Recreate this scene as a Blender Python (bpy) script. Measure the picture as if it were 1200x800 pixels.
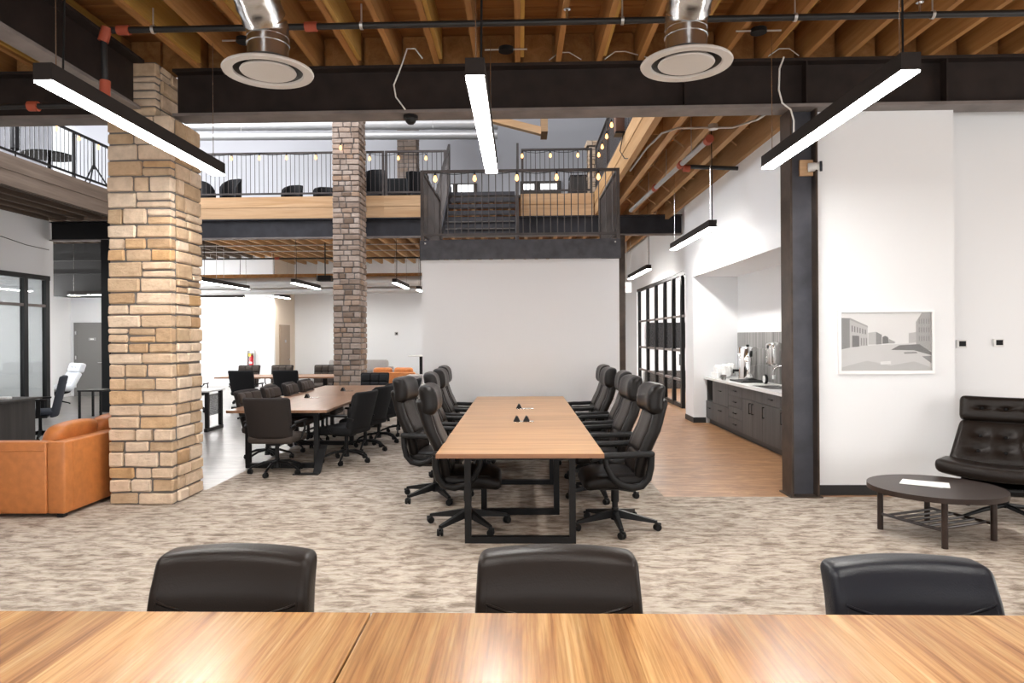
import bpy, math, random
from mathutils import Vector, Matrix
random.seed(7)
PI = math.pi
scene = bpy.context.scene
for o in list(bpy.data.objects):
    bpy.data.objects.remove(o)
COL = scene.collection

# ------------------------------------------------------------------ camera
TH = math.atan(22 / 800.0)          # small yaw to the left
RL = 0.0065                         # small roll
c_, s_ = math.cos(TH), math.sin(TH)
Rv = Vector((math.cos(RL) * c_, math.cos(RL) * s_, -math.sin(RL)))
Uv = Vector((math.sin(RL) * c_, math.sin(RL) * s_, math.cos(RL)))
Fv = Vector((-s_, c_, 0))
cam = bpy.data.cameras.new('camera')
cam.sensor_width = 36
cam.lens = 24
cam.shift_x = 0.01
cam.shift_y = -5.9 / 1200
cam.clip_start = 0.05
cam.clip_end = 200
camo = bpy.data.objects.new('camera', cam)
COL.objects.link(camo)
camo.matrix_world = Matrix(((Rv.x, Uv.x, -Fv.x, 0), (Rv.y, Uv.y, -Fv.y, 0), (Rv.z, Uv.z, -Fv.z, 1.62), (0, 0, 0, 1)))
scene.camera = camo

# ------------------------------------------------------------------ world, large lights, exposure
w = bpy.data.worlds.new('world')
scene.world = w
w.use_nodes = True
w.node_tree.nodes['Background'].inputs[0].default_value = (0.93, 0.96, 1.0, 1)
w.node_tree.nodes['Background'].inputs[1].default_value = 0.9
scene.view_settings.view_transform = 'Standard'
scene.view_settings.look = 'None'
scene.view_settings.gamma = 1
scene.view_settings.use_curve_mapping = False
scene.view_settings.exposure = 0.67

def area(name, loc, target, sx, sy, power, color=(1, 1, 1)):
    l = bpy.data.lights.new(name, 'AREA')
    l.shape = 'RECTANGLE'
    l.size = sx
    l.size_y = sy
    l.energy = power
    l.color = color
    o = bpy.data.objects.new(name, l)
    COL.objects.link(o)
    o.location = loc
    o.rotation_euler = (Vector(target) - Vector(loc)).to_track_quat('-Z', 'Y').to_euler()
    return o

# daylight through the shop-front windows behind the camera, the right-hand windows, the far-left office windows, the upper floor windows; added fills are marked
area('daylight_front', (0, -5.7, 1.6), (0, 8, 1.2), 14, 2.5, 230, (1.0, 0.98, 0.96))
area('daylight_right', (8.8, 2.75, 1.7), (2, 3.5, 0.6), 4.4, 2.5, 110, (1.0, 0.95, 0.88))
area('daylight_office', (-15.6, 16.5, 1.8), (-9, 15.5, 0.4), 3.5, 2.4, 200)
area('fill_office_room', (-15.8, 11.5, 1.7), (-10, 11.8, 1.2), 5, 2.4, 260)  # added fill to brighten the office interior behind the glazing
area('daylight_rear', (-14.2, 20.2, 2.2), (-6, 19.5, 1.0), 3.5, 2.6, 420)
area('daylight_upper', (-14.6, 13, 6.9), (-1, 24, 7.6), 9, 2.6, 1300, (0.95, 0.97, 1.0))
area('atrium_fill', (-3.4, 11.5, 9.4), (-3.4, 11.5, 0), 9, 5, 420, (0.98, 0.98, 1.0))  # added overhead fill for the atrium; the roof has no opening here
area('daylight_meeting', (9.2, 17.5, 1.8), (4, 18.5, 1.2), 5, 2.4, 420)

# ------------------------------------------------------------------ materials
MATS = {}
def nmat(name):
    m = bpy.data.materials.new(name)
    m.use_nodes = True
    MATS[name] = m
    nt = m.node_tree
    return m, nt, nt.nodes['Principled BSDF']

def L(nt, a, b):
    nt.links.new(a, b)

def simple(name, col, rough=0.5, metal=0.0, bump=0.0, bscale=60, var=0.0, spec=0.5, coat=0.0):
    m, nt, b = nmat(name)
    b.inputs['Base Color'].default_value = (*col, 1)
    b.inputs['Roughness'].default_value = rough
    b.inputs['Metallic'].default_value = metal
    b.inputs['Specular IOR Level'].default_value = spec
    if coat: b.inputs['Coat Weight'].default_value = coat
    if bump or var:
        tc = nt.nodes.new('ShaderNodeTexCoord')
        n = nt.nodes.new('ShaderNodeTexNoise')
        n.inputs['Scale'].default_value = bscale
        n.inputs['Detail'].default_value = 5
        L(nt, tc.outputs['Object'], n.inputs['Vector'])
        if bump:
            bp = nt.nodes.new('ShaderNodeBump')
            bp.inputs['Strength'].default_value = bump
            bp.inputs['Distance'].default_value = 0.01
            L(nt, n.outputs['Fac'], bp.inputs['Height'])
            L(nt, bp.outputs['Normal'], b.inputs['Normal'])
        if var:
            n2 = nt.nodes.new('ShaderNodeTexNoise')
            n2.inputs['Scale'].default_value = bscale * 0.12
            n2.inputs['Detail'].default_value = 6
            L(nt, tc.outputs['Object'], n2.inputs['Vector'])
            r = ramp(nt, n2.outputs['Fac'], [(0.3, [x * (1 - var) for x in col]), (0.7, [min(1, x * (1 + var)) for x in col])])
            L(nt, r, b.inputs['Base Color'])
    return m

def ramp(nt, fac, stops):
    r = nt.nodes.new('ShaderNodeValToRGB')
    e = r.color_ramp.elements
    e[0].position, e[0].color = stops[0][0], (*stops[0][1], 1)
    e[1].position, e[1].color = stops[-1][0], (*stops[-1][1], 1)
    for p, cc in stops[1:-1]:
        q = e.new(p)
        q.color = (*cc, 1)
    L(nt, fac, r.inputs['Fac'])
    return r.outputs['Color']

def noise(nt, scale=(1, 1, 1), s=1.0, detail=6, rough=0.55, rand=False, dist=0.0):
    tc = nt.nodes.new('ShaderNodeTexCoord')
    mp = nt.nodes.new('ShaderNodeMapping')
    mp.inputs['Scale'].default_value = scale
    L(nt, tc.outputs['Object'], mp.inputs['Vector'])
    if rand:
        oi = nt.nodes.new('ShaderNodeObjectInfo')
        ml = nt.nodes.new('ShaderNodeMath')
        ml.operation = 'MULTIPLY'
        ml.inputs[1].default_value = 37.0
        L(nt, oi.outputs['Random'], ml.inputs[0])
        L(nt, ml.outputs[0], mp.inputs['Location'])
    n = nt.nodes.new('ShaderNodeTexNoise')
    n.inputs['Scale'].default_value = s
    n.inputs['Detail'].default_value = detail
    n.inputs['Roughness'].default_value = rough
    n.inputs['Distortion'].default_value = dist
    L(nt, mp.outputs['Vector'], n.inputs['Vector'])
    return n.outputs['Fac']

def mix(nt, a, b, fac, mode='MIX'):
    m = nt.nodes.new('ShaderNodeMix')
    m.data_type = 'RGBA'
    m.blend_type = mode
    if hasattr(fac, 'links'):
        L(nt, fac, m.inputs[0])
    else:
        m.inputs[0].default_value = fac
    for v, i in ((a, 6), (b, 7)):
        if hasattr(v, 'links'):
            L(nt, v, m.inputs[i])
        else:
            m.inputs[i].default_value = (*v, 1)
    return m.outputs[2]

def bumpy(nt, b, fac, st=0.3, d=0.01):
    bp = nt.nodes.new('ShaderNodeBump')
    bp.inputs['Strength'].default_value = st
    bp.inputs['Distance'].default_value = d
    L(nt, fac, bp.inputs['Height'])
    L(nt, bp.outputs['Normal'], b.inputs['Normal'])

def objrand(nt):
    return nt.nodes.new('ShaderNodeObjectInfo').outputs['Random']

def wood(name, c1, c2, c3, axis, rough=0.4, scale=1.0, fine=1.0, spec=0.5, rand=True):
    """axis = grain direction 0/1/2 in object space"""
    m, nt, b = nmat(name)
    sc = [9 * scale] * 3
    sc[axis] = 0.5 * scale
    f = noise(nt, sc, 1.0, 5, 0.6, rand, 0.6)
    col = ramp(nt, f, [(0.28, c1), (0.5, c2), (0.72, c3)])
    sc2 = [70 * fine] * 3
    sc2[axis] = 2.0
    f2 = noise(nt, sc2, 1.0, 3, 0.6, rand)
    fine_c = ramp(nt, f2, [(0.3, (0.72, 0.7, 0.68)), (0.65, (1, 1, 1))])
    out = mix(nt, col, fine_c, 0.55, 'MULTIPLY')
    if rand:
        rr = ramp(nt, objrand(nt), [(0, (0.82, 0.8, 0.78)), (1, (1.08, 1.06, 1.04))])
        out = mix(nt, out, rr, 1.0, 'MULTIPLY')
    L(nt, out, b.inputs['Base Color'])
    b.inputs['Roughness'].default_value = rough
    b.inputs['Specular IOR Level'].default_value = spec
    bumpy(nt, b, f2, 0.08, 0.004)
    return m

# strip-matched veneer for the front table
m, nt, b = nmat('table_veneer')
tc = nt.nodes.new('ShaderNodeTexCoord')
sep = nt.nodes.new('ShaderNodeSeparateXYZ')
L(nt, tc.outputs['Object'], sep.inputs[0])
mu = nt.nodes.new('ShaderNodeMath'); mu.operation = 'MULTIPLY'; mu.inputs[1].default_value = 6.3
L(nt, sep.outputs['X'], mu.inputs[0])
fl = nt.nodes.new('ShaderNodeMath'); fl.operation = 'FLOOR'
L(nt, mu.outputs[0], fl.inputs[0])
wn = nt.nodes.new('ShaderNodeTexWhiteNoise'); wn.noise_dimensions = '1D'
L(nt, fl.outputs[0], wn.inputs['W'])
strip = ramp(nt, wn.outputs['Value'], [(0, (0.66, 0.60, 0.55)), (0.5, (0.88, 0.86, 0.84)), (1, (1.12, 1.12, 1.1))])
g1 = noise(nt, (13, 0.9, 1), 1.0, 5, 0.6, False, 1.0)
gc = ramp(nt, g1, [(0.3, (0.28, 0.125, 0.042)), (0.45, (0.45, 0.23, 0.088)), (0.6, (0.55, 0.315, 0.13)), (0.75, (0.67, 0.43, 0.205))])
g2 = noise(nt, (120, 2.5, 1), 1.0, 4, 0.65)
gf = ramp(nt, g2, [(0.35, (0.62, 0.58, 0.55)), (0.6, (1, 1, 1))])
L(nt, mix(nt, mix(nt, gc, strip, 0.9, 'MULTIPLY'), gf, 0.85, 'MULTIPLY'), b.inputs['Base Color'])
b.inputs['Roughness'].default_value = 0.25
bumpy(nt, b, g2, 0.05, 0.003)
# carpet
m, nt, b = nmat('carpet')
f1 = noise(nt, (5.5, 13, 1), 1.0, 8, 0.7, False, 0.4)
f2 = noise(nt, (14, 60, 1), 1.0, 4, 0.6)
f3 = noise(nt, (0.35, 0.55, 1), 1.0, 3, 0.5)
ca = ramp(nt, f1, [(0.35, (0.20, 0.16, 0.13)), (0.45, (0.335, 0.28, 0.235)), (0.54, (0.49, 0.43, 0.37)), (0.7, (0.575, 0.515, 0.45))])
cb = ramp(nt, f2, [(0.3, (0.66, 0.64, 0.62)), (0.7, (1.1, 1.1, 1.1))])
cc = ramp(nt, f3, [(0.35, (0.86, 0.84, 0.82)), (0.65, (1.08, 1.08, 1.08))])
L(nt, mix(nt, mix(nt, ca, cb, 0.7, 'MULTIPLY'), cc, 0.8, 'MULTIPLY'), b.inputs['Base Color'])
b.inputs['Roughness'].default_value = 0.95
b.inputs['Specular IOR Level'].default_value = 0.1
bumpy(nt, b, f2, 0.35, 0.01)
# warm plank floor of the kitchen passage
def plank_floor(name, cols, mort, rough):
    m, nt, b = nmat(name)
    tc = nt.nodes.new('ShaderNodeTexCoord')
    br = nt.nodes.new('ShaderNodeTexBrick')
    br.inputs['Scale'].default_value = 1.0
    br.inputs['Brick Width'].default_value = 1.1
    br.inputs['Row Height'].default_value = 0.17
    br.inputs['Mortar Size'].default_value = 0.002
    br.inputs['Color1'].default_value = (0.86, 0.86, 0.86, 1)
    br.inputs['Color2'].default_value = (1.08, 1.06, 1.04, 1)
    br.inputs['Mortar'].default_value = (*mort, 1)
    L(nt, tc.outputs['Object'], br.inputs['Vector'])
    f = noise(nt, (2.2, 8, 1), 1.0, 6, 0.62, False, 1.6)
    col = ramp(nt, f, cols)
    f2 = noise(nt, (5, 90, 1), 1.0, 3, 0.6)
    fc = ramp(nt, f2, [(0.3, (0.82, 0.8, 0.78)), (0.7, (1, 1, 1))])
    L(nt, mix(nt, mix(nt, col, br.outputs['Color'], 0.8, 'MULTIPLY'), fc, 0.6, 'MULTIPLY'), b.inputs['Base Color'])
    b.inputs['Roughness'].default_value = rough
    bumpy(nt, b, f2, 0.05, 0.004)
plank_floor('wood_floor', [(0.3, (0.20, 0.09, 0.036)), (0.5, (0.35, 0.18, 0.08)), (0.7, (0.52, 0.31, 0.165))], (0.6, 0.55, 0.5), 0.33)
plank_floor('grey_floor', [(0.3, (0.15, 0.14, 0.135)), (0.5, (0.22, 0.21, 0.20)), (0.7, (0.30, 0.285, 0.275))], (0.6, 0.6, 0.6), 0.28)
# stones
def stone(name, cols):
    m, nt, b = nmat(name)
    rc = ramp(nt, objrand(nt), cols)
    f = noise(nt, (1, 1, 1), 9, 8, 0.65, True)
    v = ramp(nt, f, [(0.3, (0.74, 0.70, 0.66)), (0.62, (1.06, 1.05, 1.04))])
    L(nt, mix(nt, rc, v, 0.75, 'MULTIPLY'), b.inputs['Base Color'])
    b.inputs['Roughness'].default_value = 0.9
    b.inputs['Specular IOR Level'].default_value = 0.2
    f2 = noise(nt, (1, 1, 1.6), 22, 6, 0.65, True)
    bumpy(nt, b, f2, 0.55, 0.02)
stone('stone_tan', [(0.0, (0.46, 0.30, 0.17)), (0.12, (0.52, 0.385, 0.255)), (0.45, (0.65, 0.50, 0.365)), (0.8, (0.71, 0.59, 0.47)), (1.0, (0.54, 0.33, 0.15))])
stone('stone_brown', [(0.0, (0.20, 0.145, 0.11)), (0.3, (0.32, 0.25, 0.205)), (0.7, (0.44, 0.37, 0.325)), (1.0, (0.36, 0.245, 0.17))])
simple('mortar', (0.17, 0.155, 0.145), 0.95, 0, 0.4, 80)
simple('wall_white', (0.82, 0.832, 0.85), 0.75, 0, 0.05, 90)
simple('wall_tan', (0.62, 0.52, 0.42), 0.75)
simple('wall_grey', (0.70, 0.70, 0.73), 0.8)
simple('ceiling_dark', (0.10, 0.09, 0.08), 0.9)
simple('bulkhead_dark', (0.022, 0.021, 0.020), 0.8)
simple('baseboard', (0.018, 0.018, 0.019), 0.5)
wood('joist_wood', (0.28, 0.13, 0.042), (0.40, 0.20, 0.07), (0.50, 0.27, 0.105), 1, 0.75, 0.8, 1.0, 0.25)
wood('joist_yellow', (0.44, 0.26, 0.06), (0.55, 0.34, 0.09), (0.64, 0.42, 0.15), 1, 0.75, 0.8, 1.0, 0.25)
wood('deck_wood', (0.26, 0.115, 0.038), (0.36, 0.17, 0.06), (0.44, 0.22, 0.082), 0, 0.8, 0.8, 1.0, 0.2)
wood('rim_wood', (0.50, 0.30, 0.15), (0.60, 0.40, 0.235), (0.67, 0.47, 0.29), 0, 0.7, 0.6, 0.7, 0.25)
wood('rim_wood_y', (0.46, 0.26, 0.11), (0.52, 0.32, 0.155), (0.60, 0.39, 0.21), 1, 0.7, 0.6, 0.7, 0.25)
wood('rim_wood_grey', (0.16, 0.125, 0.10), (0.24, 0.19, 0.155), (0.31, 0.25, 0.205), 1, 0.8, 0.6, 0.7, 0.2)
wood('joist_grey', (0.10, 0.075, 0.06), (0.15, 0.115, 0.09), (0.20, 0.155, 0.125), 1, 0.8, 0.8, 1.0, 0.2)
wood('table_wood_y', (0.37, 0.16, 0.06), (0.60, 0.31, 0.135), (0.76, 0.47, 0.25), 1, 0.24, 1.25, 0.8, 0.5)
wood('table_wood_x', (0.38, 0.19, 0.08), (0.55, 0.31, 0.145), (0.68, 0.43, 0.225), 0, 0.3, 1.7, 0.6, 0.5)
wood('table_wood_dull', (0.25, 0.13, 0.075), (0.33, 0.185, 0.11), (0.40, 0.235, 0.145), 1, 0.28, 0.7, 0.6, 0.5)
wood('table_edge', (0.24, 0.115, 0.06), (0.30, 0.15, 0.08), (0.35, 0.18, 0.10), 0, 0.4, 1, 1, 0.4)
wood('dark_wood', (0.022, 0.013, 0.010), (0.030, 0.018, 0.014), (0.038, 0.023, 0.018), 0, 0.36, 1, 1, 0.4)
wood('cabinet_wood', (0.05, 0.05, 0.052), (0.072, 0.072, 0.074), (0.095, 0.095, 0.097), 2, 0.5, 1, 1, 0.4)
wood('desk_wood', (0.035, 0.032, 0.03), (0.052, 0.047, 0.044), (0.07, 0.064, 0.06), 2, 0.45, 1, 1, 0.4)
simple('beam_steel', (0.020, 0.013, 0.011), 0.6, 0.0, 0.08, 40, 0.3, 0.3)
simple('mezz_steel', (0.024, 0.024, 0.030), 0.55, 0.1, 0.08, 30, 0.35, 0.4)
simple('flange_steel', (0.20, 0.175, 0.165), 0.6, 0.1, 0.05, 30, 0.2, 0.3)
simple('column_steel', (0.060, 0.042, 0.032), 0.4, 0.4, 0.1, 35, 0.5)
simple('column_web', (0.075, 0.077, 0.092), 0.45, 0.4, 0.08, 25, 0.35)
simple('rail_steel', (0.085, 0.074, 0.07), 0.35, 0.6, 0.0, 30, 0.3)
simple('black_metal', (0.008, 0.008, 0.0088), 0.42, 0.0, 0, 60, 0, 0.28)
simple('black_plastic', (0.009, 0.009, 0.0095), 0.42, 0, 0, 60, 0, 0.25)
simple('stair_steel', (0.050, 0.049, 0.056), 0.42, 0.35, 0.1, 60, 0.3)
simple('pipe_black', (0.02, 0.019, 0.019), 0.45, 0.3)
simple('pipe_red', (0.34, 0.065, 0.03), 0.6)
simple('conduit', (0.55, 0.54, 0.52), 0.35, 0.8)
simple('duct_metal', (0.62, 0.62, 0.62), 0.24, 1.0, 0.25, 14)
simple('duct_far', (0.72, 0.72, 0.72), 0.45, 0.7)
simple('diffuser_paint', (0.56, 0.53, 0.50), 0.5)
simple('diffuser_gap', (0.05, 0.045, 0.04), 0.6)
simple('wire_white', (0.75, 0.75, 0.73), 0.5)
simple('leather_black', (0.0075, 0.006, 0.0055), 0.34, 0, 0.12, 160, 0, 0.2)
simple('leather_brown', (0.014, 0.0098, 0.0078), 0.34, 0, 0.12, 160, 0, 0.2)
simple('leather_navy', (0.010, 0.011, 0.016), 0.34, 0, 0.12, 160, 0, 0.28)
simple('leather_orange', (0.47, 0.165, 0.045), 0.42, 0, 0.1, 120, 0.12)
simple('leather_glare', (0.62, 0.65, 0.70), 0.4, 0, 0.1, 120)  # dark leather with window glare painted in as a pale colour
simple('fabric_black', (0.011, 0.011, 0.0125), 0.8, 0, 0.2, 240, 0, 0.3)
simple('fabric_brown', (0.022, 0.017, 0.0155), 0.7, 0, 0.2, 240, 0, 0.3)
simple('fabric_quilt', (0.060, 0.047, 0.040), 0.7, 0, 0.2, 240, 0, 0.3)
simple('fabric_blue', (0.028, 0.034, 0.048), 0.75, 0, 0.2, 240)
simple('fabric_grey', (0.40, 0.38, 0.37), 0.85, 0, 0.2, 200)
simple('laminate_white', (0.70, 0.70, 0.69), 0.35)
simple('counter_white', (0.80, 0.80, 0.79), 0.25)
simple('frame_white', (0.93, 0.93, 0.93), 0.4)
simple('paper', (0.85, 0.85, 0.84), 0.7)
simple('chrome', (0.80, 0.80, 0.80), 0.12, 1.0)
simple('steel_brushed', (0.60, 0.59, 0.58), 0.25, 1.0)
simple('grey_plastic', (0.33, 0.33, 0.33), 0.5)
simple('door_grey', (0.20, 0.195, 0.19), 0.55)
simple('door_tan', (0.30, 0.22, 0.16), 0.55)
simple('red_paint', (0.55, 0.03, 0.04), 0.4)
simple('speaker_brown', (0.17, 0.085, 0.055), 0.5)
simple('yellow_tag', (0.75, 0.55, 0.08), 0.6)
for i, v in enumerate((0.10, 0.18, 0.28, 0.42, 0.56, 0.68, 0.86)):
    simple('print_%d' % i, (v, v, v), 0.35)
# splash tile with fine vertical ribs
m, nt, b = nmat('splash_tile')
f = noise(nt, (1, 20, 0.3), 1.0, 1, 0.5, True)
L(nt, ramp(nt, f, [(0.3, (0.13, 0.125, 0.12)), (0.7, (0.30, 0.29, 0.28))]), b.inputs['Base Color'])
b.inputs['Roughness'].default_value = 0.35

def emit(name, col, st, sample=True):
    m = bpy.data.materials.new(name)
    m.use_nodes = True
    nt = m.node_tree
    nt.nodes.remove(nt.nodes['Principled BSDF'])
    e = nt.nodes.new('ShaderNodeEmission')
    e.inputs[0].default_value = (*col, 1)
    e.inputs[1].default_value = st
    L(nt, e.outputs[0], nt.nodes['Material Output'].inputs[0])
    if not sample:
        m.cycles.emission_sampling = 'NONE'
    MATS[name] = m
emit('lamp_diffuser', (1.0, 0.97, 0.92), 56)
emit('bulb_glow', (1.0, 0.50, 0.16), 16, False)
emit('bulb_lit', (1.0, 0.45, 0.13), 3.4, False)
emit('window_day', (0.95, 0.97, 1.0), 2.2, False)
emit('exit_face', (1.0, 0.93, 0.86), 1.0, False)
emit('exit_text', (1.0, 0.55, 0.42), 0.9, False)

def glass(name, tint=(0.97, 0.97, 0.97), refl=0.05):
    m = bpy.data.materials.new(name)
    m.use_nodes = True
    nt = m.node_tree
    nt.nodes.remove(nt.nodes['Principled BSDF'])
    t = nt.nodes.new('ShaderNodeBsdfTransparent')
    t.inputs[0].default_value = (*tint, 1)
    g = nt.nodes.new('ShaderNodeBsdfGlossy')
    g.inputs['Roughness'].default_value = 0.03
    mx = nt.nodes.new('ShaderNodeMixShader')
    mx.inputs[0].default_value = refl
    L(nt, t.outputs[0], mx.inputs[1])
    L(nt, g.outputs[0], mx.inputs[2])
    L(nt, mx.outputs[0], nt.nodes['Material Output'].inputs[0])
    MATS[name] = m
glass('glass_clear')
glass('glass_grey', (0.72, 0.74, 0.74), 0.14)
glass('plastic_film', (0.82, 0.82, 0.82), 0.22)
glass('bulb_glass', (1.0, 0.86, 0.66), 0.08)

# ------------------------------------------------------------------ mesh builder
class MB:
    def __init__(self):
        self.v = []
        self.f = []
        self.mi = []
        self.cur = 0
    def add(self, vs, fs, M=None):
        o = len(self.v)
        for p in vs:
            p = Vector(p)
            self.v.append(tuple(M @ p) if M is not None else tuple(p))
        for q in fs:
            self.f.append(tuple(i + o for i in q))
            self.mi.append(self.cur)
        return self
    def box(self, x0, x1, y0, y1, z0, z1, M=None):
        vs = [(x0, y0, z0), (x1, y0, z0), (x1, y1, z0), (x0, y1, z0), (x0, y0, z1), (x1, y0, z1), (x1, y1, z1), (x0, y1, z1)]
        return self.add(vs, [(0, 3, 2, 1), (4, 5, 6, 7), (0, 1, 5, 4), (1, 2, 6, 5), (2, 3, 7, 6), (3, 0, 4, 7)], M)
    def rbox(self, c, size, r, nr=2, nm=(2, 2, 2), fn=None, M=None):
        h = [s * 0.5 for s in size]
        r = min([r] + [x * 0.999 for x in h])
        ax = []
        for i in range(3):
            a = [-h[i] + r * (1 - math.cos(k / nr * PI / 2)) * 1.0 for k in range(nr)]
            inner = [-(h[i] - r) + 2 * (h[i] - r) * k / nm[i] for k in range(nm[i] + 1)]
            ax.append(a + inner + [-x for x in reversed(a)])
        idx = {}
        vs = []
        def vert(i, j, k):
            key = (i, j, k)
            if key not in idx:
                p = [ax[0][i], ax[1][j], ax[2][k]]
                q = [max(-(h[t] - r), min(h[t] - r, p[t])) for t in range(3)]
                d = Vector([p[t] - q[t] for t in range(3)])
                if d.length > 1e-9:
                    d = d.normalized() * r
                p = Vector(q) + d
                if fn: p = Vector(fn(p))
                idx[key] = len(vs)
                vs.append(p + Vector(c))
            return idx[key]
        n = [len(a) - 1 for a in ax]
        fs = []
        for j in range(n[1]):
            for k in range(n[2]):
                fs.append((vert(0, j, k), vert(0, j, k + 1), vert(0, j + 1, k + 1), vert(0, j + 1, k)))
                fs.append((vert(n[0], j, k), vert(n[0], j + 1, k), vert(n[0], j + 1, k + 1), vert(n[0], j, k + 1)))
        for i in range(n[0]):
            for k in range(n[2]):
                fs.append((vert(i, 0, k), vert(i + 1, 0, k), vert(i + 1, 0, k + 1), vert(i, 0, k + 1)))
                fs.append((vert(i, n[1], k), vert(i, n[1], k + 1), vert(i + 1, n[1], k + 1), vert(i + 1, n[1], k)))
        for i in range(n[0]):
            for j in range(n[1]):
                fs.append((vert(i, j, 0), vert(i, j + 1, 0), vert(i + 1, j + 1, 0), vert(i + 1, j, 0)))
                fs.append((vert(i, j, n[2]), vert(i + 1, j, n[2]), vert(i + 1, j + 1, n[2]), vert(i, j + 1, n[2])))
        return self.add(vs, fs, M)
    def tube(self, pts, r, n=8, M=None, cap=True, flat=1.0, closed=False):
        pts = [Vector(p) for p in pts]
        m = len(pts)
        rs = r if isinstance(r, (list, tuple)) else [r] * m
        vs = []
        prev = None
        for i, p in enumerate(pts):
            if closed:
                t = pts[(i + 1) % m] - pts[i - 1]
            else:
                t = pts[min(i + 1, m - 1)] - pts[max(i - 1, 0)]
            t.normalize()
            if prev is None:
                ref = Vector((0, 0, 1)) if abs(t.z) < 0.9 else Vector((0, 1, 0))
                a = t.cross(ref).normalized()
            else:
                a = (prev - t * prev.dot(t)).normalized()
            prev = a
            bb = t.cross(a)
            for k in range(n):
                an = 2 * PI * k / n
                vs.append(p + a * (math.cos(an) * rs[i] * flat) + bb * (math.sin(an) * rs[i]))
        fs = []
        for i in range(m if closed else m - 1):
            i2 = (i + 1) % m
            for k in range(n):
                k2 = (k + 1) % n
                fs.append((i * n + k, i * n + k2, i2 * n + k2, i2 * n + k))
        if cap and not closed:
            fs.append(tuple(reversed(range(n))))
            fs.append(tuple((m - 1) * n + k for k in range(n)))
        return self.add(vs, fs, M)
    def cyl(self, p0, p1, r0, r1=None, n=12, M=None):
        return self.tube([p0, p1], [r0, r1 if r1 is not None else r0], n, M)
    def lathe(self, prof, n=24, M=None, closed=False):
        vs = []
        for (r, z) in prof:
            for k in range(n):
                a = 2 * PI * k / n
                vs.append((r * math.cos(a), r * math.sin(a), z))
        fs = []
        m = len(prof)
        for i in range(m - 1 + (1 if closed else 0)):
            i2 = (i + 1) % m
            for k in range(n):
                k2 = (k + 1) % n
                fs.append((i * n + k, i * n + k2, i2 * n + k2, i2 * n + k))
        if not closed:
            fs.append(tuple(reversed(range(n))))
            fs.append(tuple((m - 1) * n + k for k in range(n)))
        return self.add(vs, fs, M)
    def prism(self, poly, a0, a1, axis=2, M=None):
        """poly = 2D outline in the two other axes (cyclic order), extruded along axis"""
        n = len(poly)
        vs = []
        for a in (a0, a1):
            for (p, q) in poly:
                if axis == 2: vs.append((p, q, a))
                elif axis == 1: vs.append((p, a, q))
                else: vs.append((a, p, q))
        fs = [tuple(reversed(range(n))), tuple(range(n, 2 * n))]
        for k in range(n):
            k2 = (k + 1) % n
            fs.append((k, k2, n + k2, n + k))
        return self.add(vs, fs, M)
    def mesh(self, name, mats, smooth=0):
        me = bpy.data.meshes.new(name)
        me.from_pydata(self.v, [], self.f)
        for mt in (mats if isinstance(mats, (list, tuple)) else [mats]):
            me.materials.append(MATS[mt])
        if max(self.mi or [0]) > 0:
            me.polygons.foreach_set('material_index', self.mi)
        import bmesh
        bm = bmesh.new()
        bm.from_mesh(me)
        bmesh.ops.recalc_face_normals(bm, faces=bm.faces)
        bm.to_mesh(me)
        bm.free()
        if smooth:
            me.polygons.foreach_set('use_smooth', [True] * len(me.polygons))
            me.set_sharp_from_angle(angle=math.radians(smooth))
        me.update()
        return me
    def build(self, name, mats, parent=None, smooth=0, loc=None, rz=0):
        o = bpy.data.objects.new(name, self.mesh(name, mats, smooth))
        COL.objects.link(o)
        if parent is not None: o.parent = parent
        if loc: o.location = loc
        if rz: o.rotation_euler = (0, 0, rz)
        return o

def tag(o, label=None, cat=None, group=None, kind=None):
    if label: o['label'] = label
    if cat: o['category'] = cat
    if group: o['group'] = group
    if kind: o['kind'] = kind
    return o

def thing(name, label, cat, loc=(0, 0, 0), rz=0, group=None):
    o = bpy.data.objects.new(name, None)
    COL.objects.link(o)
    o.empty_display_size = 0.1
    o.location = loc
    o.rotation_euler = (0, 0, rz)
    return tag(o, label, cat, group)

def struct(name, mb, mats, label=None, parent=None, smooth=0):
    o = mb.build(name, mats, parent, smooth)
    if parent is None:
        tag(o, label, None, None, 'structure')
    return o

def copy_tree(o, loc=None, rz=None, label=None, group=None, parent=None):
    r = o.copy()
    COL.objects.link(r)
    if parent is not None: r.parent = parent
    if loc is not None: r.location = loc
    if rz is not None: r.rotation_euler = (0, 0, rz)
    if label: r['label'] = label
    if group: r['group'] = group
    for ch in list(o.children):
        copy_tree(ch, parent=r)
    return r

def piece(name, me, parent, loc=(0, 0, 0), rot=None, scale=None):
    o = bpy.data.objects.new(name, me)
    COL.objects.link(o)
    o.parent = parent
    o.location = loc
    if rot: o.rotation_euler = rot
    if scale: o.scale = scale
    return o

def wall(name, x0, x1, y0, y1, z0, z1, mat, label=None):
    return struct(name, MB().box(x0, x1, y0, y1, z0, z1), mat, label)

# ================================================================== STRUCTURE
F2 = 4.75          # upper floor level
BZ0, BZ1 = 3.865, 4.345   # steel beam bottom / top
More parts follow.
